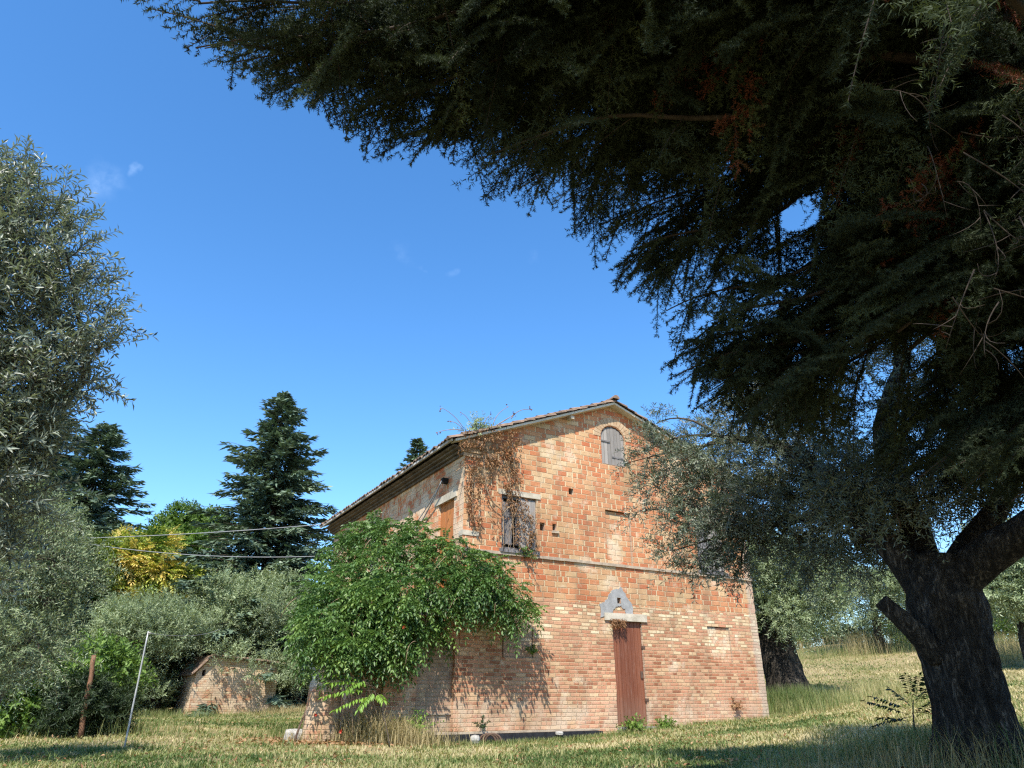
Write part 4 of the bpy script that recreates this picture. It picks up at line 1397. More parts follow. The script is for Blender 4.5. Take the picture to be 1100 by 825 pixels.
# ------------------------------------------------------------------ broadleaf background trees
def leafy_tree(label, base_px, d, clumps_px, mat, per_m2, leaf, name='tree', cat='tree', trunk_r=.16, tone_fun=None, compound=False, twig=.4, K=6, bark='bark', zb=None, up_bias=.25, droop=.25, dz=1.2):
    cl_ = [(at(px, py, d + dd) if len_ == 4 else at(px, py, d), r_) for (px, py, dd, r_), len_ in ((c, len(c)) for c in clumps_px)]
    bx = at(base_px[0], base_px[1], d)[:2]
    base = np.array([bx[0], bx[1], gz(*bx)])
    e = make_tree(name, label, cat, base)
    ctr = np.mean([c[0] for c in cl_], axis=0)
    tb_ = Buf()
    P = bez(base - [0, 0, .15], (base + ctr) / 2 + rng.normal(0, .15, 3), ctr, 10)
    tube(tb_, P, np.linspace(trunk_r, trunk_r * .35, 10), 9, rough=.1)
    tb_.build('trunk', M[bark], e, smooth=True)
    br = Buf(); nodes = list(P[3:])
    for c_, r_ in cl_: branch_to(br, nodes, c_, .03)
    O, D, T = shoots_from_clumps(cl_, per_m2, up_bias)
    if tone_fun: T = tone_fun(O, T)
    fo = Buf()
    if compound: pinnate(fo, O, D, rng.uniform(.7, 1.2, len(O)) * twig, K, leaf[0], leaf[1], T, droop=droop, hang=.35)
    else: twig_leaves(fo, O, D, rng.uniform(.6, 1.3, len(O)) * twig, K, leaf[0], leaf[1], T, droop=droop)
    br.build('branch', M['twig'], e)
    fo.build('crown', M[mat], e)
    return e


def scatter(x0, x1, y0, y1, n, dd, r0, r1, keep=lambda x, y: True):
    out = []
    while len(out) < n:
        x, y = random.uniform(x0, x1), random.uniform(y0, y1)
        if keep(x, y): out.append((x, y, random.uniform(-dd, dd), random.uniform(r0, r1)))
    return out


# green tree at the back, yellowing tree before it
leafy_tree('round green tree between the two dark conifers, behind the yellowing tree', (200, 740), 46, scatter(160, 240, 556, 650, 26, 2, .8, 1.3, lambda x, y: ((x - 200) / 42) ** 2 + ((y - 605) / 55) ** 2 < 1) + [(196, 556, 0, .9), (215, 562, 0, .8), (178, 566, 0, .7)], 'green', 16, (.22, .085), twig=.7, K=7)
def yel(O, T):
    px, py, _ = project(O)
    f = np.exp(-(((px - 152) / 66) ** 2 + ((py - 622) / 48) ** 2)) * .50 + np.array([mnoise.noise(Vector((x * 1.1, y * 1.1, z * 1.1))) for x, y, z in O]) * .62
    return np.clip(T * .7 + f * .9 - .02, 0, 1)
leafy_tree('tree with pinnate leaves turning yellow and orange left of the tall fir', (165, 750), 40, scatter(88, 232, 575, 690, 46, 2, .55, 1.0, lambda x, y: ((x - 160) / 74) ** 2 + ((y - 632) / 58) ** 2 < 1), 'yellow', 15, (.20, .075), twig=.75, K=7, compound=True, tone_fun=yel)
leafy_tree('dark green thicket tree behind the yellowing tree at its left', (105, 750), 42, scatter(70, 130, 585, 720, 16, 1.5, .7, 1.1), 'green', 12, (.2, .08), twig=.7, K=6, tone_fun=lambda O, T: T * .6)
# olives round the shed
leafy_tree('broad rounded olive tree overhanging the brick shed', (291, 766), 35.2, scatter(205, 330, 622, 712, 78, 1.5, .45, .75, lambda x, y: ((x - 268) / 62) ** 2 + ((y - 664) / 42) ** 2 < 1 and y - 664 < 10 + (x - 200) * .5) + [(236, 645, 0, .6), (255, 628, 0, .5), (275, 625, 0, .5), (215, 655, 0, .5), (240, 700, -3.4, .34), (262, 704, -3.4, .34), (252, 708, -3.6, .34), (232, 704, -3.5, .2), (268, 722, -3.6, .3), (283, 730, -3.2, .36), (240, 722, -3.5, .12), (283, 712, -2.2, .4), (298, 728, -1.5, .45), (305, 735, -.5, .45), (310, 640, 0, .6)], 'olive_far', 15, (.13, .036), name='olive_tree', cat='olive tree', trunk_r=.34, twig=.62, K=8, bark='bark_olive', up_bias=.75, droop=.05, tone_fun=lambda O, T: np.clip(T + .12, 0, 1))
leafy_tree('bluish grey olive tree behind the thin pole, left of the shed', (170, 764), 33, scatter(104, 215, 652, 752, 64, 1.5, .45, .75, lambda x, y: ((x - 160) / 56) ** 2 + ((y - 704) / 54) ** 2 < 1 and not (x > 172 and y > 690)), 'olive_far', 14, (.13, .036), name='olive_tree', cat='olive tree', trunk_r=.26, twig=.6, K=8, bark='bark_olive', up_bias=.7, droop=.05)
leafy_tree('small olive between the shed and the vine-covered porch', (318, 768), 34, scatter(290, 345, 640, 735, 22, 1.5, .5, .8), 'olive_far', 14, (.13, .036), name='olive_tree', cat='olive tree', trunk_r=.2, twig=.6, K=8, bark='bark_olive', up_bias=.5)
# shrubs at lower left
leafy_tree('bright green leafy shrub at the foot of the left olive', (45, 785), 20, scatter(5, 95, 712, 772, 34, 1.0, .3, .55), 'green', 22, (.12, .055), name='shrub', cat='shrub', trunk_r=.06, twig=.4, K=6, tone_fun=lambda O, T: np.clip(T + .1, 0, 1))
leafy_tree('light green shrub just right of the rusty post', (118, 775), 24, scatter(100, 146, 698, 742, 18, .8, .32, .5), 'green', 20, (.12, .055), name='shrub', cat='shrub', trunk_r=.06, twig=.4, K=6)
leafy_tree('dark low evergreen bush in front of the rusty post', (98, 782), 18.6, scatter(64, 132, 738, 778, 34, .5, .24, .38), 'darkgreen', 30, (.11, .018), name='evergreen_bush', cat='bush', trunk_r=.05, twig=.36, K=9)
leafy_tree('ivy-dark shrub in the shade left of the shed wall', (178, 768), 33.5, scatter(138, 180, 715, 762, 22, .8, .4, .6), 'darkgreen', 16, (.15, .07), name='shrub', cat='shrub', trunk_r=.06, twig=.45, K=6)

# ---- right side background
leafy_tree('dark-trunked olive tree standing behind the right corner of the house', (848, 752), 25.5, scatter(806, 900, 585, 668, 52, 1.4, .42, .7, lambda x, y: ((x - 842) / 58) ** 2 + ((y - 628) / 50) ** 2 < 1) + [(815, 600, 0, .5), (812, 640, 0, .45), (820, 665, 0, .4), (895, 660, 0, .4), (880, 612, 0, .45), (905, 640, 0, .45)], 'olive_far', 18, (.11, .03), name='olive_tree', cat='olive tree', trunk_r=.12, twig=.5, K=8, bark='bark_olive', up_bias=.3)
hb_ = Buf()
b3 = at(852, 750, 25.5)
tube(hb_, smooth_path([at(856, 775, 25.5), at(846, 735, 25.5), at(834, 700, 25.5), at(826, 672, 25.5), at(822, 640, 25.5)], 18), np.interp(np.linspace(0, 1, 18), [0, .3, .7, 1], [.95, .62, .55, .3]), 22, rough=.16, seed=8)
for o in list(bpy.data.objects):
    if o.get('label', '').startswith('dark-trunked olive'):
        hb_.build('stem', M['bark_olive'], o, smooth=True)
leafy_tree('slender leaning young olive tree in the sunny meadow', (948, 700), 42, scatter(890, 985, 610, 668, 30, 1.5, .6, .95), 'olive_far', 12, (.15, .042), name='olive_tree', cat='olive tree', trunk_r=.30, twig=.65, K=7, bark='bark_olive')
leafy_tree('leafy olive tree at the right edge behind the big trunk', (1108, 700), 34, scatter(1045, 1150, 575, 655, 40, 1.5, .5, .9), 'olive_far', 12, (.15, .042), name='olive_tree', cat='olive tree', trunk_r=.3, twig=.65, K=7, bark='bark_olive', tone_fun=lambda O, T: np.clip(T + .1, 0, 1))
# hedge at the top of the meadow: a row of rough shrubs
hx = [(862, 681), (890, 685), (918, 684), (975, 676), (1000, 672), (1060, 672), (1085, 668), (1112, 668)]
for i, (px, py) in enumerate(hx):
    leafy_tree('rough brownish shrub in the hedge along the top of the meadow', (px, 697), 48 + (i % 3), [(px + random.uniform(-14, 14), py + random.uniform(-9, 9), random.uniform(-.6, .6), random.uniform(.5, .8)) for _ in range(9)], 'darkgreen' if i % 3 else 'green', 9, (.17, .06), name='hedge_shrub', cat='shrub', trunk_r=.05, twig=.5, K=6, tone_fun=lambda O, T: np.clip(T + .15, 0, 1))
for o in bpy.data.objects:
    if o.get('label', '').startswith('rough brownish shrub'): o['group'] = 'shrubs of the hedge at the top of the meadow'

# ------------------------------------------------------------------ green vine over the porch
vine = make_tree('climbing_vine', 'big green trumpet vine mounded over the porch and house corner with a few red flowers', 'vine', hw(-1.75, -.3, gz(*hp(-1.75, -.3))))
fo, stm = Buf(), Buf()
vcl = []
for (px, py, d, r_) in ((395, 582, 17.2, .5), (420, 575, 16.8, .45), (370, 592, 17.4, .45), (352, 612, 17.2, .45), (440, 590, 16.2, .45), (405, 605, 16.2, .55), (470, 598, 15.7, .45), (500, 605, 15.5, .45), (372, 630, 16.2, .55), (425, 632, 15.6, .6), (470, 628, 15.3, .55), (508, 628, 15.3, .5), (535, 630, 15.5, .42), (548, 652, 15.7, .32), (558, 636, 15.8, .28), (338, 665, 16.0, .42), (378, 668, 15.4, .55), (420, 672, 15.2, .55), (455, 660, 15.2, .45), (345, 690, 15.6, .42), (385, 700, 15.2, .45), (420, 703, 15.2, .40), (358, 708, 15.3, .28), (440, 690, 15.2, .28), (335, 640, 16.6, .42), (500, 652, 15.4, .26), (485, 588, 15.9, .33), (520, 605, 15.7, .34), (448, 572, 16.5, .32), (560, 664, 15.9, .2), (468, 680, 15.3, .22), (328, 700, 15.9, .28), (350, 655, 15.6, .5), (400, 645, 15.3, .6), (440, 640, 15.2, .5), (405, 565, 17.2, .25), (383, 570, 17.5, .22), (462, 580, 16.0, .22), (545, 612, 15.8, .2), (326, 672, 16.2, .3), (575, 655, 16.1, .14), (340, 688, 14.7, .34), (355, 704, 14.7, .28), (330, 672, 14.9, .34), (374, 692, 14.7, .30), (362, 680, 14.8, .36), (395, 690, 14.8, .26)):
    px = max(px, 338) if px < 400 else px - (6 if px > 530 else 0)
    vcl.append((at(px, py, d + (.35 if px > 440 else .15)), r_))
O, D, T = shoots_from_clumps([(c_, r_, rng.uniform(.45, 1.25)) for c_, r_ in vcl], 56, .12, 1.15, .25)
n_ = 420
id_ = rng.integers(0, len(vcl), n_)
O2 = np.array([vcl[q][0] for q in id_]) + rnd(n_) * np.array([vcl[q][1] for q in id_])[:, None] * .85
D2 = rnd(n_) * .8 + np.array([0, -.5, .15])
D2[:150] += [0, .2, .7]
LONG = (O2, D2, np.clip(rng.normal(.68, .14, n_), 0, 1))
D[:, 1] -= .35
T = np.clip(T * 1.15 + rng.normal(0, .08, len(T)), 0, 1)
pinnate(fo, O, D, rng.uniform(.22, .42, len(O)), 4, .095, .042, T, droop=.6, hang=.45, stem=stm, stem_r=.003)
pinnate(fo, *LONG[:2], rng.uniform(.3, .58, n_), 6, .105, .042, LONG[2], droop=.45, hang=.45, stem=stm, stem_r=.004)
sb = Buf()
for i in range(30):
    c_, r_ = vcl[i % len(vcl)]
    p = c_ + rnd(1)[0] * r_
    e_ = p + np.array([rng.normal(0, .25), -.3 + rng.normal(0, .2), -rng.uniform(.2, .7)])
    tube(sb, bez(p, (p + e_) / 2 + np.array([0, -.15, .12]), e_, 7), np.linspace(.008, .003, 7), 4)
low_ = [q for q in vcl if project(q[0])[0][0] < 415]
for i in range(9):
    c_, r_ = low_[random.randrange(len(low_))]
    a = hw(-1.75 + random.uniform(-.5, .2), -.1, gz(*hp(-1.75, -.3)) + .0)
    tube(sb, bez(a, (a + c_) / 2 + np.array([0, -.1, .3]), c_, 12), np.linspace(.014, .006, 12), 6)
sb.build('stem', M['dead_twig'], vine)
stm.build('leaf_stalk', M['green'], vine)
fo.build('foliage', M['vine'], vine)
for (px, py, d) in ((344, 669, 15.2), (434, 674, 14.8), (339, 768, 15.2), (366, 786, 15.0)):
    fb = Buf()
    p = at(px, py, d)
    for j in range(5):
        dd = np.array([[math.cos(j * 1.256), -.7, math.sin(j * 1.256)]])
        leaves(fb, p[None], dd, np.array([[0, -1.0, .2]]), .042, .03, .2)
    tube(fb, [p + [0, .07, .03], p], [.008, .018], 6)
    if py < 720:
        fb.build('flower', M['flower'], vine)
    else:
        tag(fb.build('red_flower', M['flower'], origin=tuple(p)), 'red flower in the weeds left of the porch pier' if px < 350 else 'red flower low at the foot of the porch pier', 'flower')

# bright pinnate shoots hanging by the pier
ail = make_tree('ailanthus_sapling', 'bright lime-green sapling with long feathery leaves under the vine', 'sapling', hw(-1.9, -1.15, gz(*hp(-1.9, -1.15))))
fo, stm = Buf(), Buf()
for (x0, y0, x1, y1, d) in [(a_, b_, c_, d_, e_ - .75) for a_, b_, c_, d_, e_ in ((398, 735, 338, 722, 15.6), (400, 742, 348, 748, 15.5), (402, 725, 342, 702, 15.7), (402, 748, 362, 762, 15.4), (405, 745, 412, 752, 15.4), (395, 730, 372, 742, 15.4), (398, 715, 360, 690, 15.8), (402, 738, 352, 732, 15.5), (404, 742, 388, 760, 15.3))]:
    a, b_ = at(x0, y0, d), at(x1, y1, d - .25)
    l_ = np.linalg.norm(b_ - a)
    pinnate(fo, a[None], (b_ - a + [0, 0, .28 * l_])[None], l_, 10, .13, .045, rng.uniform(.2, .9), droop=.28, hang=.75, stem=stm, stem_r=.006)
a = np.array(ail.location)
tube(stm, bez(a, a + [-.1, 0, .5], at(400, 738, 14.85), 10), np.linspace(.011, .006, 10), 6)
stm.build('stem', M['twig'], ail)
fo.build('foliage', M['lime'], ail)

# ------------------------------------------------------------------ dead creeper on the house corner
crp = make_tree('dead_creeper', 'dried brown creeper clinging to the house corner, roof edge and left window', 'creeper', hw(.7, -.15, 4.6))
fo, stm = Buf(), Buf()
def dry(px0, px1, py0, py1, n_full, v0=-.03, v1=-.14, L=.062, keep=None):
    P = []
    n = int(n_full * .52)
    while len(P) < n:
        x, y = random.uniform(px0, px1), random.uniform(py0, py1)
        if keep and not keep(x, y): continue
        if mnoise.noise(Vector((x * .22, y * .11, 4))) < random.uniform(-.25, .35): continue
        r_ = ray(x, y); vv = random.uniform(v1, v0)
        t = ((HC + HV * vv) @ HV) / (r_[:2] @ HV)
        P.append(r_ * t)
    P = np.array(P)
    D = rnd(n) * .8 + np.array([0, -.2, -.8])
    leaves(fo, P, D, rnd(n) + np.array([.2, -1, .3]), rng.uniform(.6, 1.4, n) * L, rng.uniform(.5, 1.1, n) * L * .6, np.clip(rng.normal(.5, .22, n), 0, 1), fold=.35, curl=.3)
    return P
dry(497, 560, 462, 480, 900, -.1, -.45)
dry(492, 530, 468, 500, 420, -.1, -.3)
for (cx, cy, w, h, n) in ((520, 498, 12, 22, 300), (532, 492, 10, 16, 260), (548, 500, 9, 34, 560), (552, 525, 8, 24, 420), (507, 530, 8, 28, 520), (512, 555, 6, 14, 200), (540, 488, 20, 8, 300), (560, 548, 12, 14, 300), (563, 570, 13, 22, 520), (572, 583, 7, 16, 240), (545, 545, 8, 12, 140), (525, 520, 16, 22, 160), (535, 560, 8, 20, 80)):
    dry(cx - w, cx + w, cy - h, cy + h, n, -.03, -.16, .06, lambda x, y, cx=cx, cy=cy, w=w, h=h: ((x - cx) / w) ** 2 + ((y - cy) / h) ** 2 < 1)
def wallpt(px, py, v=-.06):
    r_ = ray(px, py); t = ((HC + HV * v) @ HV) / (r_[:2] @ HV); return r_ * t
for path, r_ in (([(517, 470), (520, 500), (523, 525), (530, 540), (540, 552), (541, 590)], .022), ([(505, 500), (512, 508), (518, 512), (520, 520)], .014), ([(540, 552), (548, 545), (551, 560), (552, 588)], .013), ([(522, 478), (528, 500), (522, 514)], .016), ([(537, 480), (546, 505), (551, 540), (560, 560)], .012), ([(490, 506), (500, 500), (512, 500)], .013), ([(552, 480), (553, 520), (556, 545)], .01), ([(560, 548), (570, 560), (574, 590)], .008), ([(556, 545), (548, 570), (546, 592)], .008), ([(541, 548), (552, 543), (566, 552), (573, 575)], .009), ([(509, 505), (507, 540), (512, 570)], .009)):
    P = smooth_path([wallpt(x, y, -.08 - .05 * random.random()) for x, y in path], 22)
    tube(stm, P, np.linspace(r_, r_ * .5, 22), 5)
for i in range(70):
    x, y = random.uniform(540, 577), random.uniform(535, 590)
    p = wallpt(x, y, -.12); e_ = p + rng.normal(0, .16, 3) + np.array([0, 0, -.1])
    tube(stm, bez(p, (p + e_) / 2 + rng.normal(0, .06, 3), e_, 6), np.linspace(.005, .002, 6), 3)
for i in range(60):
    x, y = random.uniform(500, 556), random.uniform(476, 560)
    p = wallpt(x, y, -.1); e_ = p + rng.normal(0, .14, 3) + np.array([0, 0, -.18])
    tube(stm, bez(p, (p + e_) / 2 + rng.normal(0, .06, 3), e_, 6), np.linspace(.005, .002, 6), 3)
# thin arching stalks above the roof edge
for (x0, y0, xm, ym, x1, y1) in ((498, 460, 488, 444, 474, 438), (508, 460, 502, 446, 496, 444), (496, 462, 484, 460, 471, 464), (497, 461, 490, 452, 483, 453), (530, 456, 532, 444, 546, 437), (535, 456, 546, 450, 552, 445), (549, 450, 556, 438, 570, 440), (532, 458, 540, 452, 552, 446), (520, 456, 522, 448, 527, 446)):
    P = bez(wallpt(x0, y0, -.1), wallpt(xm, ym, -.1), wallpt(x1, y1, -.1), 12)
    tube(stm, P, np.linspace(.010, .006, 12), 4)
    n = 3
    leaves(fo, P[-1] + rng.normal(0, .03, (n, 3)), rnd(n), rnd(n), .06, .05, rng.uniform(0, .4, n))
stm.build('stem', M['dead_twig'], crp)
fo.build('dry_leaves', M['brownleaf'], crp)
nest = Buf()
n = 260
P = np.array([wallpt(random.uniform(657, 672), random.uniform(664, 673), random.uniform(-.13, -.04)) for _ in range(n)])
leaves(nest, P, rnd(n) * .7 + np.array([0, 0, -.7]), rnd(n), .09, .018, np.clip(rng.normal(.4, .2, n), 0, 1))
tag(nest.build('bird_nest', M['brownleaf'], origin=tuple(P[0])), 'tangle of dry straw like a bird nest under the door lintel', 'nest')
# weeds on the roof edge and a few sprigs growing on the walls
def sprig(label, p, n, size, mat, name='wall_weed', leaf=(.06, .03)):
    e = make_tree(name, label, 'weed', p)
    fo, stm = Buf(), Buf()
    O = np.repeat(np.array(p)[None], n, 0) + rng.normal(0, size * .12, (n, 3))
    D = rnd(n) + np.array([0, -.25, 1.0])
    twig_leaves(fo, O, D, size * rng.uniform(.5, 1.1, n), 7, leaf[0], leaf[1], np.clip(rng.normal(.6, .15, n), 0, 1), droop=.35, stem=stm)
    stm.build('stem', M['twig'], e); fo.build('foliage', M[mat], e)
    return e
sprig('scruffy grey-green plant growing on the roof edge above the house corner', wallpt(513, 463, -.05), 46, .62, 'olive_far', name='roof_plant', leaf=(.07, .03))
sprig('green sprig growing from the bricks at the right end of the vine', wallpt(570, 702, -.05), 10, .25, 'green')
sprig('leafy weed trailing over the string course left of the putlog holes', wallpt(565, 597, -.08), 18, .35, 'vine')
sprig('tiny brown-green weed rooted in the wall foot near the house corner', wallpt(516, 780, -.06), 9, .3, 'darkgreen')
sprig('bright yellow-green weed at the left jamb of the blocked doorway', hw(-.95, -.2, -.62), 34, .55, 'lime')
sprig('large bushy weed at the foot of the red door', hw(4.35, -.35, gz(*hp(4.35, -.35))), 60, .48, 'green', name='weed', leaf=(.07, .035))
sprig('smaller leafy weed at the right foot of the red door', hw(5.35, -.3, gz(*hp(5.35, -.3))), 36, .34, 'green', name='weed', leaf=(.06, .04))
sprig('dry weed sprouting low on the right part of the house front', hw(8.0, -.06, -.25), 12, .3, 'brownleaf')

# ------------------------------------------------------------------ shed
sa = at(203, 769, 32); sb_ = at(285, 767, 33.0)
sang = math.atan2(sb_[1] - sa[1], sb_[0] - sa[0])
sz = gz(sa[0], sa[1])
shed = empty('brick_shed', (sa[0], sa[1], sz), sang)
tag(shed, 'small old brick shed with a tiled lean-to roof under the olive tree', 'shed')


class LBuf(HBuf):
    def build(self, name, mat, parent=None, smooth=False):
        self.v = [(x, y, z + HB) for x, y, z in self.v]
        return HBuf.build(self, name, mat, parent, smooth)


SW_, SD_, SE, SPK, SU = 3.3, 2.2, 1.5, 2.08, .5        # width, depth, eaves at the left, peak height, peak position
s1 = LBuf()
slot = [(.22, 1.38), (.36, 1.38), (.36, 1.62), (.22, 1.58)]
out = [(-.10, -.3), (SW_, -.3), (SW_, SPK - .22), (SU, SPK), (0, SE)]
s1.sheet(out, [slot], lambda a, b_, d: (a, d, b_), hole_depth=.2)
s1.poly([(0, SD_, -.3), (-.10, 0, -.3), (0, 0, SE), (0, SD_, SE)])
s1.poly([(SW_, 0, -.3), (SW_, SD_, -.3), (SW_, SD_, SPK - .22), (SW_, 0, SPK - .22)])
s1.poly([(SW_, SD_, -.3), (0, SD_, -.3), (0, SD_, SE), (SU, SD_, SPK), (SW_, SD_, SPK - .22)])
s1.build('wall', M['brick_shed'], shed)
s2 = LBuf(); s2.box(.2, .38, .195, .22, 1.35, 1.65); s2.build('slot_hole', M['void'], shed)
s3 = LBuf()
for (a, za, b_, zb) in ((-.16, SE - .12, SU, SPK), (SU, SPK, SW_ + .15, SPK - .24)):
    P = [(a, -.14, za + .02), (b_, -.14, zb + .02), (b_, SD_ + .1, zb + .02), (a, SD_ + .1, za + .02)]
    Q = [(p[0], p[1], p[2] + .05) for p in P]
    for f_ in ((P[0], P[1], Q[1], Q[0]), (P[3], P[2], P[1], P[0]), (Q[0], Q[1], Q[2], Q[3]), (P[1], P[2], Q[2], Q[1]), (P[0], Q[0], Q[3], P[3])): s3.poly(list(f_))
    n = 4
    for i in range(n):
        t0, t1 = (i + 1.1) / n, i / n
        hi, lo = ((b_, zb), (a, za)) if zb > za else ((a, za), (b_, zb))
        half_pipe(s3, (hi[0] + (lo[0] - hi[0]) * t0, -.12, hi[1] + (lo[1] - hi[1]) * t0 + .07), (hi[0] + (lo[0] - hi[0]) * t1, -.12, hi[1] + (lo[1] - hi[1]) * t1 + .06), .07, 5)
s3.build('roof', M['tile'], shed)

# ------------------------------------------------------------------ poles, rod, stones, pipe
def rod(name, label, cat, a, b_, r0, r1, mat, n=10):
    bf = Buf(); P = np.linspace(a, b_, n); P[1:-1] += rng.normal(0, r0 * .15, (n - 2, 3))
    tube(bf, P, np.linspace(r0, r1, n), n=10)
    return bf, P


pa, pb_ = at(133, 806, 15), at(159.5, 678, 15.1)
pole = make_tree('pole', 'thin pale metal pole leaning right on the lawn, a wire at its top', 'pole', pa)
bf, P = rod('pole', '', '', pa, pb_, .016, .013, 'metalpole')
bf.build('shaft', M['metalpole'], pole, smooth=True)
bf = Buf(); tube(bf, [pb_ + [0, 0, -.03], pb_ + [.03, -.02, -.035], pb_ + [.07, -.02, -.04]], [.01, .017, .01], 8)
bf.build('insulator', M['stone'], pole)
wire = cable('thin wire running from the pole top to the olive tree by the shed', [(pb_ + np.array([.06, -.02, -.04]), at(236, 676, 29), .12)], .006, name='wire')
pa, pb_ = at(91, 770, 17.9), at(101, 704, 18.0)
bf, P = rod('', '', '', pa - np.array([0, 0, .4]), pb_, .052, .045, 'post')
tag(bf.build('wooden_post', M['post'], origin=tuple(pa)), 'rusty brown post leaning right among the shrubs at left', 'post')
pa, pb_ = at(316, 797, 15.2), at(346, 716, 16.0)
bf, P = rod('', '', '', pa, pb_, .022, .014, 'rod')
tag(bf.build('leaning_rod', M['rod'], origin=tuple(pa)), 'thin dark rod leaning up into the vine beside the porch pier', 'rod')


def rock(label, p, s, mat='stone', name='stone', square=.0):
    bm = bmesh.new()
    bmesh.ops.create_cube(bm, size=1)
    bmesh.ops.subdivide_edges(bm, edges=bm.edges[:], cuts=3, use_grid_fill=True)
    for v_ in bm.verts:
        q = v_.co.normalized() * .62
        v_.co = v_.co.lerp(q, .55 - square) + Vector((mnoise.noise(v_.co * 2.3 + Vector(p)), mnoise.noise(v_.co * 2.3 + Vector((7, 1, 2))), mnoise.noise(v_.co * 2.1 + Vector((1, 9, 4))))) * .10
        v_.co = Vector((v_.co.x * s[0], v_.co.y * s[1], v_.co.z * s[2]))
    me = bpy.data.meshes.new(name); bm.to_mesh(me); bm.free()
    me.materials.append(M[mat])
    o = bpy.data.objects.new(name, me); COL.objects.link(o); o.location = p
    return tag(o, label, 'stone')


q = at(318, 788, 15.7); rock('pale squared stone block lying left of the porch pier', (q[0], q[1], gz(q[0], q[1]) + .08), (.36, .3, .24), square=.35)
q = hw(.22, -.38, 0); rock('small white stone at the wall foot near the house corner', (q[0], q[1], gz(q[0], q[1]) + .08), (.17, .15, .16))
q = hw(2.35, -.26, 0); rock('little white rubble piece lying on the black plinth', (q[0], q[1] , -.72), (.16, .08, .07))
pp = Buf()
for i in range(3):
    c_ = hw(.52 + .05 * i, -.36 - .03 * i, 0); c_[2] = gz(c_[0], c_[1]) + .02
    tube(pp, [c_ + np.array([.17 * math.cos(a), .02, .16 * math.sin(a)]) for a in np.linspace(.0, np.pi, 12)], [.022] * 12, 7)
q = hw(.52, -.36, 0)
tag(pp.build('coiled_pipe', M['rod'], origin=(q[0], q[1], gz(q[0], q[1]))), 'dark flexible pipe looped at the foot of the wall near the house corner', 'pipe')

# small ailanthus seedling before the meadow and weeds round the trunks
se = at(985, 800, 8.6); se[2] = gz(se[0], se[1])
sap = make_tree('ailanthus_seedling', 'small seedling with dark feathery leaves left of the big olive trunk', 'seedling', se)
fo, stm = Buf(), Buf()
for (x0, y0, x1, y1) in ((975, 762, 938, 748), (978, 758, 955, 738), (976, 768, 930, 752), (980, 752, 972, 722), (984, 755, 1000, 735), (980, 770, 940, 778), (985, 770, 1004, 752), (976, 775, 945, 770), (984, 748, 988, 724)):
    a, b_ = at(x0, y0, 8.6), at(x1, y1, 8.5 + rng.normal(0, .15))
    l_ = np.linalg.norm(b_ - a)
    pinnate(fo, a[None], (b_ - a + [0, 0, .1 * l_])[None], l_, 9, .075, .022, .3, droop=.12, hang=.3, stem=stm, stem_r=.003)
tube(stm, bez(se, se + [0, 0, .3], at(981, 752, 8.6), 8), np.linspace(.012, .005, 8), 5)
stm.build('stem', M['twig'], sap); fo.build('foliage', M['darkgreen'], sap)


# ------------------------------------------------------------------ grass
def blades(buf, X, Y, h, w, tone, lean=.35, seg2=True):
    N = len(X)
    Z = ground(X, Y) - .02
    az = rng.uniform(0, 2 * np.pi, N)
    d = np.stack([np.cos(az), np.sin(az), np.zeros(N)], 1)
    s = np.stack([-np.sin(az + rng.normal(0, .6, N)), np.cos(az), np.zeros(N)], 1)
    B = np.stack([X, Y, Z], 1)
    ln = rng.uniform(.2, 1, N)[:, None] * lean
    m1 = B + np.array([0, 0, 1.0]) * h[:, None] * .55 + d * h[:, None] * ln * .35
    tp_ = B + np.array([0, 0, 1.0]) * h[:, None] * (1 - .3 * ln) + d * h[:, None] * ln
    W = w[:, None] * .5
    V = np.stack([B - s * W, B + s * W, m1 + s * W * .8, m1 - s * W * .8, tp_], 1).reshape(-1, 3)
    b_ = np.arange(N) * 5
    buf.add(V, np.stack([b_ + 3, b_ + 2, b_ + 4], 1), np.stack([b_, b_ + 1, b_ + 2, b_ + 3], 1), np.repeat(np.clip(tone, 0, 1), 5))


def in_house(X, Y):
    rel = np.stack([X, Y], 1) - HC
    u, v = rel @ HU, rel @ HV
    return ((u > -.02) & (u < HW + .02) & (v > -.16) & (v < HL)) | ((u > -1.7) & (u < 0) & (v > -.1) & (v < 3.2))


def wedge(n, d0, d1, a0=-40, a1=40, power=1.0):
    d = d0 * (d1 / d0) ** (rng.random(n) ** power)
    a = np.radians(rng.uniform(a0, a1, n))
    X, Y = np.sin(a) * d, np.cos(a) * d
    ok = ~in_house(X, Y)
    return X[ok], Y[ok], d[ok]


def pn(X, Y, s, o=0): return np.array([mnoise.noise(Vector((x * s, y * s, o))) for x, y in zip(X, Y)])


gb = Buf()
X, Y, d = wedge(330000, 6.2, 46)
t1 = pn(X, Y * 1.6, .30, 1) * .62 + pn(X, Y, 1.0, 5) * .42 + pn(X, Y, 3.1, 2) * .2
t2 = pn(X, Y, .75, 9)
dens = rng.random(len(X)) < np.clip(.85 - t1 * .8 - np.clip(t2, 0, 1) * .5, .12, 1)
X, Y, d, t1 = X[dens], Y[dens], d[dens], t1[dens]
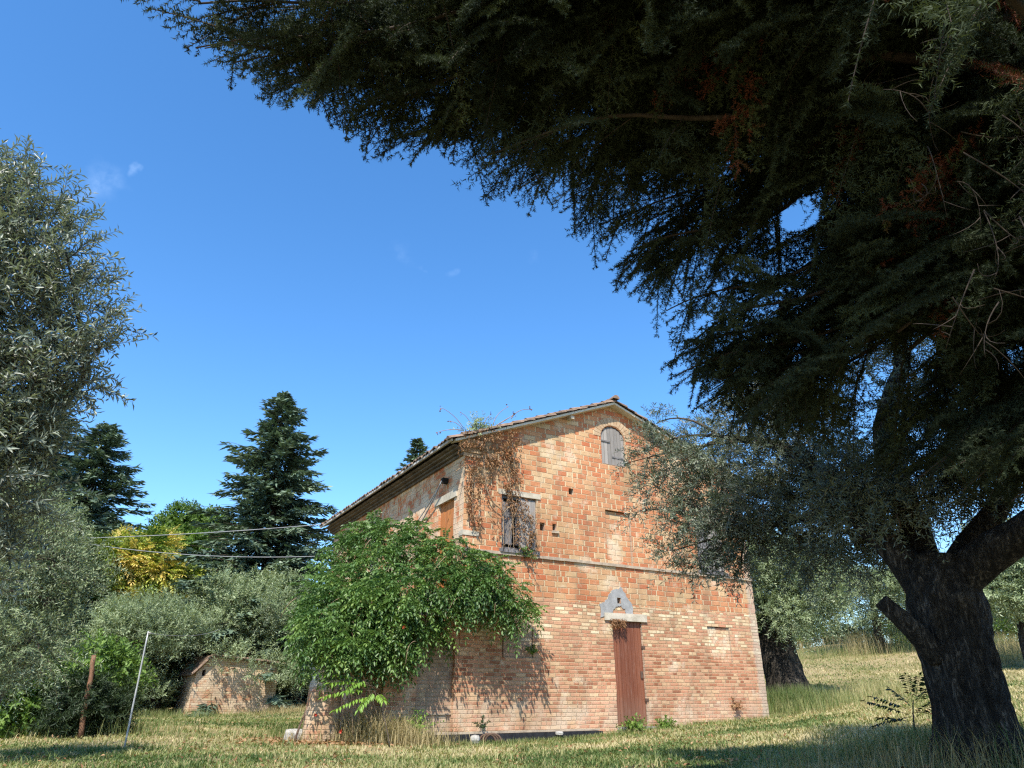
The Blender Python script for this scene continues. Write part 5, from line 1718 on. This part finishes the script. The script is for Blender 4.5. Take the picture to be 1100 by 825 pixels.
# drier and barer on the trodden strip at lower left
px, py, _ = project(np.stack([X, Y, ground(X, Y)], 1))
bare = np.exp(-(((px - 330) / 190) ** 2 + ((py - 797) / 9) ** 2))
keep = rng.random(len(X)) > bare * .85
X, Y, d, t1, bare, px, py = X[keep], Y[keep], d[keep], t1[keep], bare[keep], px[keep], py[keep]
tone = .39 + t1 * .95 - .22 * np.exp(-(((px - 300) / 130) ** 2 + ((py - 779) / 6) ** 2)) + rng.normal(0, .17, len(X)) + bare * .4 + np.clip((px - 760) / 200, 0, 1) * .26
h = rng.uniform(.03, .085, len(X)) * (1 + .5 * np.clip(t1, -1, 1)) * np.where(px > 860, 1.25, 1)
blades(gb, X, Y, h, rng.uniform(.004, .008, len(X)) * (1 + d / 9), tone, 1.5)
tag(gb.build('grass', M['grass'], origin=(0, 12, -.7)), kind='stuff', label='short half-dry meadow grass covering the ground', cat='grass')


def patch(buf, px, py, d, rx, ry, n, h0, h1, tone, w=.009, lean=.5):
    c_ = at(px, py, d)
    X = c_[0] + rng.normal(0, rx, n); Y = c_[1] + rng.normal(0, ry, n)
    ok = ~in_house(X, Y); X, Y = X[ok], Y[ok]; n = len(X)
    blades(buf, X, Y, rng.uniform(h0, h1, n), np.full(n, w), tone + rng.normal(0, .15, n), lean)


tg, ts_ = Buf(), Buf()
# loose tussocks and broad-leaved weeds scattered over the lawn
for k_ in range(620):
    d_ = 6.5 * (30 / 6.5) ** rng.random(); a_ = R(rng.uniform(-38, 38))
    x_, y_ = math.sin(a_) * d_, math.cos(a_) * d_
    n = int(rng.integers(14, 46)); r_ = rng.uniform(.04, .16)
    X, Y = x_ + rng.normal(0, r_, n), y_ + rng.normal(0, r_, n)
    ok = ~in_house(X, Y)
    X, Y = X[ok], Y[ok]; n = len(X)
    if n: blades(tg, X, Y, rng.uniform(.05, .06 + .14 * rng.random(), n), np.full(n, .007 * (1 + d_ / 14)), np.clip(rng.normal(.4, .25) + rng.normal(0, .1, n), 0, 1), 1.0)
# green tufts: wall foot, meadow, mound by the far olive
for u in np.arange(-.9, 4.2, .25):
    c_ = hp(u, -.45)
    n = 150
    X, Y = c_[0] + rng.normal(0, .16, n), c_[1] + rng.normal(0, .1, n)
    ok = ~in_house(X, Y)
    blades(tg, X[ok], Y[ok], rng.uniform(.04, .15, ok.sum()), np.full(ok.sum(), .009), .35 + rng.normal(0, .16, ok.sum()), .7)
for u in np.arange(4.0, 9.4, .3):
    c_ = hp(u, -.25); n = 80
    X, Y = c_[0] + rng.normal(0, .16, n), c_[1] + rng.normal(0, .07, n)
    ok = ~in_house(X, Y)
    blades(tg, X[ok], Y[ok], rng.uniform(.05, .16, ok.sum()), np.full(ok.sum(), .008), .45 + rng.normal(0, .16, ok.sum()), .7)
for a in ((878, 746, 24.5, .6, .6, 1700, .1, .5, .46), (854, 758, 24, .35, .5, 1300, .2, .8, .30), (915, 735, 26, .9, .9, 900, .1, .4, .6), (935, 728, 27, .8, .8, 900, .15, .5, .62), (845, 762, 23.8, .6, .5, 1800, .3, .8, .22), (860, 765, 23, .8, .5, 1400, .2, .5, .4), (925, 695, 43, 3, 1.2, 2500, .3, .7, .35), (1010, 690, 44, 4, 1.2, 3000, .3, .7, .42), (1085, 700, 38, 2.5, 1, 2000, .2, .5, .42)):
    patch(tg, *a)
patch(tg, 1000, 800, 8.4, .35, .35, 1500, .12, .4, .15, .007, .8)
patch(tg, 1095, 800, 7.2, .35, .3, 1100, .1, .4, .12, .007, .8)
patch(tg, 975, 815, 7.9, .5, .3, 900, .1, .3, .25, .006, .8)
patch(tg, 35, 785, 19.5, 1.6, .4, 2600, .15, .45, .35)
patch(tg, 160, 770, 31, 2, .5, 1800, .15, .4, .38)
patch(tg, 320, 785, 16.5, .35, .25, 500, .15, .45, .25)
tag(tg.build('tall_grass', M['grass'], origin=(0, 16, -.7)), kind='stuff', label='tall green grass and weeds along the walls and trunks', cat='grass')
# straw-dry stalks
for a in ((410, 797, 15.2, .42, .22, 950, .25, .75, .6), (440, 800, 15.0, .45, .2, 600, .2, .55, .55), (385, 790, 15.6, .3, .2, 420, .3, .9, .45), (350, 798, 15.3, .5, .2, 400, .12, .35, .6), (932, 698, 42, .9, .6, 700, .6, 1.5, .6), (1065, 705, 36, .9, .6, 700, .6, 1.5, .6), (1090, 695, 40, 1.2, .6, 500, .6, 1.5, .5), (870, 694, 45, 3, .7, 900, .5, 1.2, .55), (300, 766, 31, .9, .4, 700, .1, .4, .5)):
    patch(ts_, *a, .010, .8)
for (px, py, d, n) in ((1000, 812, 7.0, 520), (1060, 820, 6.6, 420), (940, 822, 7.2, 420), (1090, 818, 6.4, 300)):
    patch(ts_, px, py, d, .5, .25, n, .12, .42, .35, .004, .9)
tag(ts_.build('dry_stalks', M['straw'], origin=(0, 16, -.7)), kind='stuff', label='dry straw-coloured grass stalks by the porch and the tree trunks', cat='grass')
# fallen leaves, needles and twigs strewn over the lawn
lf = Buf()
n = 5200
X, Y, d_ = wedge(n, 6.3, 26)
keep = rng.random(len(X)) < np.clip(.35 + pn(X, Y, .5, 7), .05, 1)
X, Y = X[keep], Y[keep]; n = len(X)
leaves(lf, np.stack([X, Y, ground(X, Y) + rng.uniform(.01, .06, n)], 1), rnd(n) * [1, 1, .4], np.array([0, 0, 1.0]) + rng.normal(0, .5, (n, 3)), .07, .03, np.clip(rng.normal(.55, .3, n), 0, 1))
tag(lf.build('lawn_litter', M['brownleaf'], origin=(0, 12, -.7)), kind='stuff', label='dry leaves and bits strewn over the lawn', cat='leaves')
# leaf litter at the pier
lf = Buf()
n = 700
c_ = at(345, 795, 15.3)
X, Y = c_[0] + rng.normal(0, .75, n), c_[1] + rng.normal(0, .35, n)
leaves(lf, np.stack([X, Y, ground(X, Y) + .02], 1), rnd(n) * [1, 1, .3], np.array([0, 0, 1.0]) + rng.normal(0, .4, (n, 3)), .09, .05, np.clip(rng.normal(.7, .2, n), 0, 1))
tag(lf.build('leaf_litter', M['brownleaf'], origin=tuple(c_)), kind='stuff', label='fallen dry leaves on the ground by the porch pier', cat='leaves')
print('tris', sum(len(o.data.polygons) for o in bpy.data.objects if o.type == 'MESH'))
